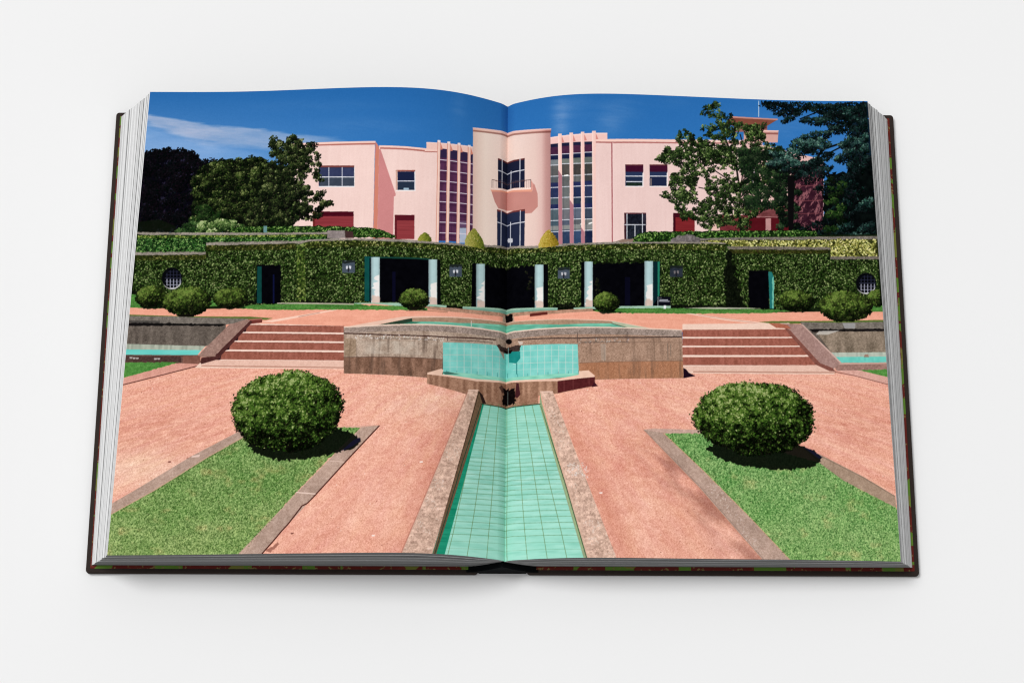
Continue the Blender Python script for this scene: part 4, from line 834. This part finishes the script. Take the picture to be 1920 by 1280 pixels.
for yy in ys_[1:]:
    w = .0761 * (yy - 554); xl_ = 951 - w * 4.2; xr_ = 951 + w * 4.2
    k0 = rr.normal(0, .15)
    line([(xl_, yy - 4 + k0), (951, yy + 2 + k0), (xr_, yy - 2 + k0)], 1.1, jo, (.75 if rr.random() < .7 else .3) * min(max((yy - 735) / 150, .22), 1))
for k in (-3, -2, -1, 1, 2, 3, 0):
    pts_ = [(951 + .0761 * (yy - 554) * (k * 1.0 + (.02 * math.sin(yy * .03 + k))), yy) for yy in (758, 800, 850, 900, 950, 1000, 1058)]
    line(pts_, 1.3, C(104, 132, 84), .85)
poly([(1087, 984), (1090, 984), (1088, 992), (1084, 990)], C(120, 140, 60), .0)
sway = np.clip(fb(GX / 50, GY / 7, 3, 177), -1, 1); mix(C(176, 228, 210), full([(906, 762), (1012, 758), (1096, 1050), (834, 1050)]) * np.clip(sway * 1.4 - .1, 0, 1) * .45); mix(C(104, 176, 152), full([(906, 762), (1012, 758), (1096, 1050), (834, 1050)]) * np.clip(-sway * 1.4 - .15, 0, 1) * .35)
gsh = tone(C(18, 134, 102), (vn(GX / 30, GY / 4, 175), C(10, 12, 10)))
poly([(899, 757), (908, 757), (880, 866), (828, 1062), (803, 1062)], gsh, .92)
for yy in ys_[1:]:
    w = .0761 * (yy - 554); line([(951 - w * 3.9, yy - 4), (951 - w * 3.2, yy - 3.2)], 1.0, C(10, 96, 74), .5)
poly([(1013, 735), (1017, 757), (1107, 1060), (1099, 1060), (1012, 760)], tone(C(150, 164, 128), (N3, C(14, 12, 12)))); line([(1014, 760), (1060, 905), (1100.6, 1046)], 1.8, C(60, 86, 60)); line([(1013, 757), (1094, 1030)], 1.2, C(150, 200, 130), .6)
poly([(1013, 733.6), (1036.6, 733.6), (1162, 1060), (1106, 1060)], kb); poly([(1013, 733.6), (1036.6, 733.6), (1037, 736), (1013.6, 736)], C(226, 190, 172))
poly([(1013, 733.6), (1015.4, 733.6), (1110, 1060), (1106, 1060)], C(216, 178, 156), .7)
x, y = scatter(full([(1058, 868), (1100, 868), (1104, 896), (1066, 890)]), 60); dabs(x, y, 4, np.tile(C(226, 216, 210), (60, 1)), .5, .6)
poly([(896, 731.6), (900, 757), (912, 757), (905, 740)], tone(C(40, 26, 24), (N3, C(6, 5, 5)))); poly([(897.4, 732), (905, 756), (900.6, 775), (810.5, 1062), (805, 1062)], tone(C(104, 82, 62), (N3, C(14, 12, 10)))); line([(902, 760), (867, 868), (812, 1050)], 1.4, C(20, 60, 44)); line([(898.6, 734), (808, 1046)], 1.2, C(46, 34, 26))
poly([(879, 730.6), (897.6, 731), (804.6, 1060), (744, 1060)], kb); poly([(879, 730.6), (897.6, 731), (897.6, 733), (878.4, 732.6)], C(226, 190, 172)); line([(878, 734), (748, 1050)], 1.4, C(196, 152, 134), .6); line([(876.6, 734), (746.6, 1050)], 1.6, C(150, 92, 80), .45)
for kp_ in ([(1020, 740), (1036, 740), (1156, 1040), (1110, 1040)], [(881, 738), (895, 738), (806, 1040), (756, 1040)]):
    mm = full(kp_); n = int(mm.sum() * .035); x, y = scatter(mm, n); kx = vn(x / 22, y / 12, 191) > .1
    dabs(x[kx], y[kx], 3.6, np.tile(C(232, 214, 202), (int(kx.sum()), 1)), .5, .5); dabs(x[~kx], y[~kx], 3.6, np.tile(C(138, 104, 92), (int((~kx).sum()), 1)), .5, .3)
poly([(943, 727), (951, 731), (966, 728), (967, 758), (942, 758)], tone(C(16, 10, 10), (N3, C(8, 6, 6))), ragged=1.6, step=3); poly([(968.6, 718), (973, 718.6), (976, 740), (970, 747), (966, 744)], C(66, 30, 34)); poly([(936, 726), (942, 722), (946, 736), (942, 738)], C(70, 46, 40), .8); line([(952.6, 735), (952.6, 760)], 1.3, C(130, 140, 130), .7); line([(902, 757.6), (1014, 757.6)], 1.8, C(24, 62, 44))
# front lawns, their kerbs and the two big box balls
gs = np.clip((TY - 780) / 260, 0, 1)
gn = fb(GX / 60, GY / 34, 3, 181); blade = vn(GX / 2.4, GY / 3.6, 183) * .6 + vn(GX / 1.5, GY / 2.2, 185) * .6
grass = tone(C(104, 139, 75), (gs, C(20, 12, 11)), (gn, C(20, 11, 14)), (blade, C(34, 32, 26)), (GR2, C(26, 24, 20)), (N8, C(7, 8, 4)))
dry = np.clip(fb(GX / 26, GY / 18, 3, 187) * 1.6 - .35, 0, 1); grass = np.clip(grass + dry[..., None] * C(40, 8, 14), 0, 1)
grass2 = np.clip(grass + C(-2, 10, 7), 0, 1)
kk = tone(C(180, 152, 137), (N3, C(15, 15, 15)), (N8, C(12, 12, 12)), (GR, C(13, 13, 12)), (N30, C(14, 12, 11)))
poly([(640, 800), (712, 797), (706, 804), (640, 803)], tone(C(214, 164, 146), (N8, C(10, 10, 10))))
lawnL = [(463, 815), (520, 800), (676.6, 802), (620, 857), (560, 918.5), (447, 1046), (190, 1052), (206, 965.6), (286.6, 920.8), (389, 857)]
poly(lawnL, grass, ragged=.7, step=3)
poly([(452, 807), (466, 812), (463, 816), (389, 857.6), (286.6, 921.4), (204, 966.6), (207, 945.6), (250, 921), (358, 856)], kk); line([(463, 816), (389, 857.4), (286.6, 921), (204, 966.4)], 2.2, C(196, 158, 134), .8); poly([(360, 855), (376, 852), (374, 856.6), (360, 858)], C(226, 196, 184))
line([(462, 818.6), (389, 859.6), (286.6, 923.6)], 1.0, C(50, 66, 34), .6)
poly([(678.6, 801), (712, 797.6), (708, 803), (588, 932), (540.6, 983), (486, 1046), (440, 1046), (557, 923.5)], kk)
line([(712, 798), (650, 864), (588, 932), (576, 944), (567, 948), (541, 982), (528, 996), (513, 1014), (488, 1042)], 2.4, C(70, 30, 24)); line([(678, 801), (620, 859), (557, 923), (447, 1043)], 1.6, C(206, 170, 148), .7)
line([(556, 923), (592, 926)], 2.0, C(236, 208, 194)); line([(619, 864), (646, 866)], 1.5, C(226, 196, 182), .8)
poly([(600, 1000), (586, 1018), (600, 1010)], C(150, 90, 80), .0); poly([(500, 1034), (520, 1015), (524, 1020), (508, 1036)], C(120, 66, 54), .6, ragged=2)
poly([(1206.4, 805.6), (1225, 803.6), (1320, 806), (1320, 813), (1246, 813), (1230, 812)], tone(C(196, 162, 148), (N3, C(20, 19, 18)), (N8, C(18, 17, 17))))
lawnR = [(1244.4, 812.6), (1330, 812.6), (1539.7, 868), (1582, 900), (1630, 926), (1681, 951.6), (1700, 1060), (1486, 1056), (1407.5, 971), (1317.5, 881)]
poly(lawnR, grass2, ragged=.7, step=3)
poly([(1206.4, 805.8), (1244.4, 812), (1317.5, 881), (1407.5, 971), (1490, 1058), (1438, 1058), (1312, 915)], kk); line([(1244.4, 812.4), (1317.5, 881), (1407.5, 971), (1486, 1054)], 1.5, C(206, 156, 124), .8); line([(1206.4, 806), (1312, 915), (1430, 1050)], 1.3, C(190, 126, 100), .75); line([(1209, 806), (1314, 913), (1434, 1050)], .9, C(110, 84, 76), .6)
x, y = scatter(full([(1320, 905), (1345, 905), (1440, 1040), (1420, 1040)]), 90); dabs(x, y, 4, np.tile(C(216, 196, 186), (90, 1)), .4, .55)
poly([(1503, 837.6), (1540, 853), (1620, 894), (1679, 929.6), (1681, 952), (1582, 901), (1539.7, 870)], tone(C(166, 140, 120), (N3, C(14, 14, 13)), (N8, C(14, 13, 12)), (GR, C(10, 10, 9)))); line([(1541, 856), (1620, 896), (1679, 931)], 1.4, C(112, 92, 80), .6)
for pl_, lo_ in ((lawnL, C(52, 74, 30)), (lawnR, C(48, 84, 36))):
    mm = full(pl_); n = int(mm.sum() * .032)
    x, y = scatter(mm, n); dabs(x, y, 3.0, np.tile(lo_, (n, 1)), .5, .7)
    x, y = scatter(mm, n); dabs(x, y, 3.0, np.tile(C(176, 196, 132), (n, 1)), .45, .6)
# shadows the balls throw on lawn and kerb
def cast(pts): 
    m = full(pts, 1.8, 3); sh = np.clip(ink * C(30, 34, 30) * .6 + C(4, 6, 4), 0, 1); mix(sh, m * .97)
cast([(464, 836), (482, 851), (510, 859.5), (535, 864), (576, 860), (620, 852), (656, 844), (672, 834), (677, 826), (676, 820.6), (659, 813), (630, 800), (480, 806)])
poly([(640, 846), (660, 838), (677, 826), (674, 820), (662, 826)], C(22, 20, 58), .55)
cast([(1323, 840), (1345, 858.6), (1380, 870.6), (1427, 878), (1474, 880.6), (1520, 876.6), (1536, 867), (1543, 857), (1521, 842.6), (1500, 835), (1350, 830)])
poly([(1506, 838), (1521, 842.6), (1543, 857), (1536, 860)], C(20, 22, 56), .55)
bb = [C(4, 7, 2), C(14, 22, 7), C(36, 56, 18), C(66, 96, 32), C(104, 130, 56), C(164, 176, 116)]
shrub(538, 771, 100, 74.5, bb, 3.7, 24000, 1, floor=-.07, flat=.95, rough=.04, sq=2.12)
shrub(1415, 784, 108, 66.5, bb, 3.7, 25000, 2, floor=-.055, flat=.97, rough=.04, sq=2.12)
ink = np.clip(ink, 0, 1)
# ------------------------------------------------------------------ materials
def material(name, rough=.6, spec=.3):
    m = bpy.data.materials.new(name); m.use_nodes = True
    nt = m.node_tree; b = nt.nodes["Principled BSDF"]
    b.inputs["Roughness"].default_value = rough
    b.inputs["Specular IOR Level"].default_value = spec
    return m, nt, b

def node(nt, kind, **kw):
    n = nt.nodes.new(kind)
    for k, v in kw.items():
        if k in n.inputs.keys(): n.inputs[k].default_value = v
        else: setattr(n, k, v)
    return n

def ramp_node(nt, stops, interp='LINEAR'):
    r = nt.nodes.new('ShaderNodeValToRGB'); r.color_ramp.interpolation = interp
    e = r.color_ramp.elements
    while len(e) < len(stops): e.new(.5)
    for el, (p, c) in zip(e, stops): el.position = p; el.color = (*c, 1)
    return r

# seamless white sweep
m_ground, nt, b = material("white_sweep", .9, .0)
n = node(nt, 'ShaderNodeTexNoise', Scale=3.0, Detail=2.0)
r = ramp_node(nt, [(.3, (.862, .862, .862)), (.7, (.868, .868, .868))])
nt.links.new(n.outputs['Fac'], r.inputs[0]); nt.links.new(r.outputs[0], b.inputs['Base Color'])

# coated paper carrying the printed picture
m_print, nt, b = material("printed_paper", .55, .0)
a = node(nt, 'ShaderNodeVertexColor', layer_name='print')
nt.links.new(a.outputs['Color'], b.inputs['Base Color'])

# page edges: thousands of sheets seen end on
def edge_material(name, lo, hi, ink_=.12):
    m, nt, b = material(name, .85, .1)
    a = node(nt, 'ShaderNodeAttribute', attribute_name='layer')
    tc = node(nt, 'ShaderNodeTexCoord')
    sep = node(nt, 'ShaderNodeSeparateXYZ'); nt.links.new(tc.outputs['Object'], sep.inputs[0])
    sc = node(nt, 'ShaderNodeMath', operation='MULTIPLY'); sc.inputs[1].default_value = 34.0
    nt.links.new(a.outputs['Fac'], sc.inputs[0])
    cmb = node(nt, 'ShaderNodeCombineXYZ')
    m1 = node(nt, 'ShaderNodeMath', operation='MULTIPLY'); m1.inputs[1].default_value = .7
    m2 = node(nt, 'ShaderNodeMath', operation='MULTIPLY'); m2.inputs[1].default_value = .7
    nt.links.new(sep.outputs['X'], m1.inputs[0]); nt.links.new(sep.outputs['Y'], m2.inputs[0])
    nt.links.new(m1.outputs[0], cmb.inputs[0]); nt.links.new(m2.outputs[0], cmb.inputs[1]); nt.links.new(sc.outputs[0], cmb.inputs[2])
    nz = node(nt, 'ShaderNodeTexNoise', Scale=1.0, Detail=3.0, Roughness=.6)
    nt.links.new(cmb.outputs[0], nz.inputs['Vector'])
    r = ramp_node(nt, [(.34, (lo,) * 3), (.46, ((lo + hi) / 2,) * 3), (.58, (hi,) * 3)])
    nt.links.new(nz.outputs['Fac'], r.inputs[0])
    # full-bleed pictures show on the cut edge as darker lines
    s2 = node(nt, 'ShaderNodeMath', operation='MULTIPLY'); s2.inputs[1].default_value = 19.0
    nt.links.new(a.outputs['Fac'], s2.inputs[0])
    n2 = node(nt, 'ShaderNodeTexNoise', noise_dimensions='1D', Scale=1.0, Detail=2.0, Roughness=.65)
    nt.links.new(s2.outputs[0], n2.inputs['W'])
    r2 = ramp_node(nt, [(.33, (ink_,) * 3), (.40, (.75,) * 3), (.47, (1, 1, 1))])
    nt.links.new(n2.outputs['Fac'], r2.inputs[0])
    mul = node(nt, 'ShaderNodeMix', data_type='RGBA', blend_type='MULTIPLY'); mul.inputs[0].default_value = 1.0
    nt.links.new(r.outputs[0], mul.inputs[6]); nt.links.new(r2.outputs[0], mul.inputs[7])
    nt.links.new(mul.outputs[2], b.inputs['Base Color'])
    return m
m_edge = edge_material("page_edges", .46, .84, .20)
m_edge_dark = edge_material("page_edges_shaded", .36, .80, .10)  # darker copy for the right fore-edge, its shade painted in
m_foot = edge_material("shaded_foot_edges", .085, .22, .15)  # page edges darkened to paint in the shade at head and foot

m_board, nt, b = material("brown_cloth", .8, .15)
n = node(nt, 'ShaderNodeTexNoise', Scale=900.0, Detail=2.0)
r = ramp_node(nt, [(.3, (.016, .011, .0095)), (.7, (.040, .028, .023))])
nt.links.new(n.outputs['Fac'], r.inputs[0]); nt.links.new(r.outputs[0], b.inputs['Base Color'])

m_spine, nt, b = material("cloth_and_hollow_shade", .9, .05)  # spine cloth, blackened to paint the shade of the hollow
n = node(nt, 'ShaderNodeTexNoise', Scale=700.0, Detail=2.0)
r = ramp_node(nt, [(.3, (.002, .0025, .003)), (.7, (.005, .006, .007))])
nt.links.new(n.outputs['Fac'], r.inputs[0]); nt.links.new(r.outputs[0], b.inputs['Base Color'])

# endpaper: red and leaf-green blocks with specks, on its visible rim
m_end, nt, b = material("patterned_endpaper", .7, .15)
tc = node(nt, 'ShaderNodeTexCoord')
v = node(nt, 'ShaderNodeTexVoronoi', Scale=105.0, Randomness=1.0); v.distance = 'CHEBYCHEV'
nt.links.new(tc.outputs['Object'], v.inputs['Vector'])
sp = node(nt, 'ShaderNodeSeparateColor'); nt.links.new(v.outputs['Color'], sp.inputs[0])
r1 = ramp_node(nt, [(0, (.115, .012, .008)), (.55, (.10, .20, .022)), (.78, (.13, .016, .010)), (.9, (.16, .17, .03))], 'CONSTANT')
nt.links.new(sp.outputs[0], r1.inputs[0])
n = node(nt, 'ShaderNodeTexNoise', Scale=420.0, Detail=2.0); nt.links.new(tc.outputs['Object'], n.inputs['Vector'])
r2 = ramp_node(nt, [(.60, (0, 0, 0)), (.66, (1, 1, 1))]); nt.links.new(n.outputs['Fac'], r2.inputs[0])
mx = node(nt, 'ShaderNodeMix', data_type='RGBA')
nt.links.new(r2.outputs[0], mx.inputs['Factor']); nt.links.new(r1.outputs[0], mx.inputs[6]); mx.inputs[7].default_value = (.20, .15, .05, 1)
nt.links.new(mx.outputs[2], b.inputs['Base Color'])

# ------------------------------------------------------------------ helpers
def mesh_object(name, verts, faces, mat, parent=None, smooth=False):
    me = bpy.data.meshes.new(name)
    me.from_pydata([tuple(map(float, v)) for v in verts], [], faces)
    me.validate(); me.update()
    me.materials.append(mat)
    if smooth: me.polygons.foreach_set('use_smooth', [True] * len(me.polygons))
    o = bpy.data.objects.new(name, me); scene.collection.objects.link(o)
    if parent: o.parent = parent
    return o

# ------------------------------------------------------------------ the surface it lies on
ground = mesh_object("ground", [(-6, -6, 0), (6, -6, 0), (6, 6, 0), (-6, 6, 0)], [(0, 1, 2, 3)], m_ground)
ground["kind"] = "structure"

# ------------------------------------------------------------------ the book
book = bpy.data.objects.new("open_book", None); scene.collection.objects.link(book)
book.empty_display_size = .05
book.location = (0, 0, 0.004); book.rotation_euler = (0, 0, YAW)
book["label"] = "thick hardcover book lying open at a photograph of a pink villa and garden"
book["category"] = "book"

def slab(name, x0, x1, y0, y1, z0, z1, rad, bev, mat, parent):
    """board with rounded corners and softened edges"""
    def ring(inset):
        out = []; r = max(rad - inset, .0002)
        for (cx, cy, a0) in ((x1 - inset - r, y1 - inset - r, 0), (x0 + inset + r, y1 - inset - r, 90), (x0 + inset + r, y0 + inset + r, 180), (x1 - inset - r, y0 + inset + r, 270)):
            for k in range(6):
                a = math.radians(a0 + 18 * k); out.append((cx + r * math.cos(a), cy + r * math.sin(a)))
        return out
    prof = [(bev, z0), (bev * .3, z0 + bev * .3), (0, z0 + bev), (0, z1 - bev), (bev * .3, z1 - bev * .3), (bev, z1)]
    vs_, fs = [], []
    for inset, z in prof: vs_ += [(x, y, z) for x, y in ring(inset)]
    n = 24
    for k in range(len(prof) - 1):
        for i in range(n): fs.append((k * n + i, k * n + (i + 1) % n, (k + 1) * n + (i + 1) % n, (k + 1) * n + i))
    fs.append(tuple(range(n - 1, -1, -1))); fs.append(tuple((len(prof) - 1) * n + i for i in range(n)))
    return mesh_object(name, vs_, fs, mat, parent, True)

T = 0.004
for x0, x1, e0, e1 in ((-BW / 2, -.016, -BW / 2 + .0030, -.018), (.016, BW / 2, .018, BW / 2 - .0030)):
    board = slab("cover_board", x0, x1, 0, BD, -T, 0, .0022, .0009, m_board, book)
    slab("endpaper", e0, e1, .0029, BD - .0029, .00005, .0003, .0006, .0001, m_end, board)

# block of leaves: stacks of sheets fanning from the gutter to the sloping fore-edge
def base_point(u, t, side, y0=.0047, y1=.3247):
    x = side * (.2691 if side < 0 else .2682) * u
    ax = np.abs(x)
    zg = (np.interp(.5, SS, HZ) * (1 - t) + np.interp(.5, SS, FZ) * t) - .0012
    k = np.clip(ax / .023, 0, 1)
    z = .0004 + (zg - .0004) * (1 - k) ** 1.5
    return np.stack([x, y1 * (1 - t) + y0 * t, z], -1)

def top_point(u, t, side):
    s = .5 + side * .5 * u
    p = leaf(s, t)
    p[..., 2] -= .0002
    return p

def bundle(side, h0, h1, dx, dy, mat, name="page_bundle"):
    NU, NT_ = 70, 10
    u = np.linspace(0.004, 1, NU) ; t = np.linspace(0, 1, NT_)
    U, Tt = np.meshgrid(u, t, indexing='ij')
    a, c = base_point(U, Tt, side), top_point(U, Tt, side)
    vs_ = []
    lay = []
    for h in (h0, h1):
        p = a * (1 - h) + c * h
        p[..., 0] += -side * dx * U ** 6
        p[..., 1] += np.where(Tt < .5, -dy, dy) * np.abs(2 * Tt - 1) ** 8
        vs_.append(p.reshape(-1, 3)); lay += [h] * (NU * NT_)
    V = np.concatenate(vs_); N = NU * NT_
    fs = []
    idx = lambda i, j, l: l * N + i * NT_ + j
    for i in range(NU - 1):
        for j in range(NT_ - 1):
            q = (idx(i, j, 1), idx(i, j + 1, 1), idx(i + 1, j + 1, 1), idx(i + 1, j, 1))
            fs.append(q if side > 0 else q[::-1])
            q = (idx(i, j, 0), idx(i + 1, j, 0), idx(i + 1, j + 1, 0), idx(i, j + 1, 0))
            fs.append(q if side > 0 else q[::-1])
        for j in (0, NT_ - 1):
            q = (idx(i, j, 0), idx(i, j, 1), idx(i + 1, j, 1), idx(i + 1, j, 0))
            fs.append(q if (j == 0) == (side > 0) else q[::-1])
    for j in range(NT_ - 1):
        for i in (0, NU - 1):
            q = (idx(i, j, 0), idx(i, j + 1, 0), idx(i, j + 1, 1), idx(i, j, 1))
            fs.append(q if (i == NU - 1) != (side > 0) else q[::-1])
    o = mesh_object(name, V, fs, mat, book)
    o.data.materials.append(m_foot)      # head and foot faces: same paper, their shade put into a darker colour
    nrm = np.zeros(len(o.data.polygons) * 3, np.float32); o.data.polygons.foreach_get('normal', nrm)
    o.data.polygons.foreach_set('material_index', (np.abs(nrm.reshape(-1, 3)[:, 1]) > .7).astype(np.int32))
    at = o.data.attributes.new('layer', 'FLOAT', 'POINT')
    at.data.foreach_set('value', np.array(lay, np.float32))
    return o

rb = np.random.default_rng(4)
for side, cuts, gaps, mat in ((-1, [0, .10, .19, .30, .42, .50, .60, .70, .79, .88, .995], {2: .008, 4: .034, 6: .016, 8: .012}, m_edge), (1, [0, .11, .22, .34, .45, .58, .68, .80, .90, .995], {2: .020, 4: .036, 5: .014, 7: .034, 8: .012}, m_edge_dark)):
    for k in range(len(cuts) - 1):
        g0 = gaps.get(k, .005)
        bundle(side, cuts[k] + g0, cuts[k + 1], rb.uniform(0, .0010), rb.uniform(0, .0005), mat)

# spine: cloth filled up solid under the leaves, the hollow's shade in its black
zf, zh = FZ[NS - 1], HZ[NS - 1]
xs = np.linspace(-.0235, .0235, 41)
vs_, fs = [], []
for y, zg in ((.0012, zf), (YH - .002, zh - .0015)):
    for x in xs:
        k = min(abs(x) / .023, 1)
        vs_.append((x, y, max(.0002 + (zg - .0014) * (1 - k) ** 1.5, .0002)))
    for x in xs: vs_.append((x, y, -T + .0002 if abs(x) < .0158 else -.0001))
n = len(xs)
for i in range(n - 1):
    fs.append((i, i + 1, 2 * n + i + 1, 2 * n + i)); fs.append((n + i + 1, n + i, 3 * n + i, 3 * n + i + 1))
    fs.append((i + 1, i, n + i, n + i + 1)); fs.append((2 * n + i, 2 * n + i + 1, 3 * n + i + 1, 3 * n + i))
fs.append((0, 2 * n, 3 * n, n)); fs.append((n - 1, 2 * n - 1, 4 * n - 1, 3 * n - 1))
mesh_object("spine", vs_, fs, m_spine, book)

# the two facing leaves that carry the picture
lin = np.where(ink <= .04045, ink / 12.92, ((ink + .055) / 1.055) ** 2.4).astype(np.float32)
def printed_leaf(c0, c1, label):
    nc, nr = c1 - c0 + 1, CH + 1
    s = np.linspace(c0 / CW, c1 / CW, nc); t = np.linspace(0, 1, nr)
    S, T2 = np.meshgrid(s, t)
    co = leaf(S, T2).reshape(-1, 3).astype(np.float32); co[:, 2] += .0001
    pad = np.pad(lin, ((0, 1), (0, 1), (0, 0)), 'edge')
    pc = pad[:nr, c0:c1 + 1]
    col = np.ones((nr * nc, 4), np.float32); col[:, :3] = pc.reshape(-1, 3)
    i = np.arange(nr * nc).reshape(nr, nc)
    q = np.stack([i[1:, :-1], i[1:, 1:], i[:-1, 1:], i[:-1, :-1]], -1).reshape(-1, 4).astype(np.int32)
    me = bpy.data.meshes.new("printed_page")
    me.vertices.add(len(co)); me.vertices.foreach_set('co', co.ravel())
    me.loops.add(q.size); me.loops.foreach_set('vertex_index', q.ravel())
    me.polygons.add(len(q)); me.polygons.foreach_set('loop_start', np.arange(0, q.size, 4, dtype=np.int32))
    me.polygons.foreach_set('use_smooth', np.ones(len(q), bool))
    ca = me.color_attributes.new('print', 'FLOAT_COLOR', 'POINT'); ca.data.foreach_set('color', col.ravel())
    me.update(calc_edges=True)
    me.materials.append(m_print)
    o = bpy.data.objects.new("printed_page", me); scene.collection.objects.link(o); o.parent = book
    o["label"] = label
    return o
printed_leaf(0, CW // 2, "page printed with dark trees and the left wing of the pink villa")
printed_leaf(CW // 2, CW, "page printed with the right wing of the pink villa behind a cedar")
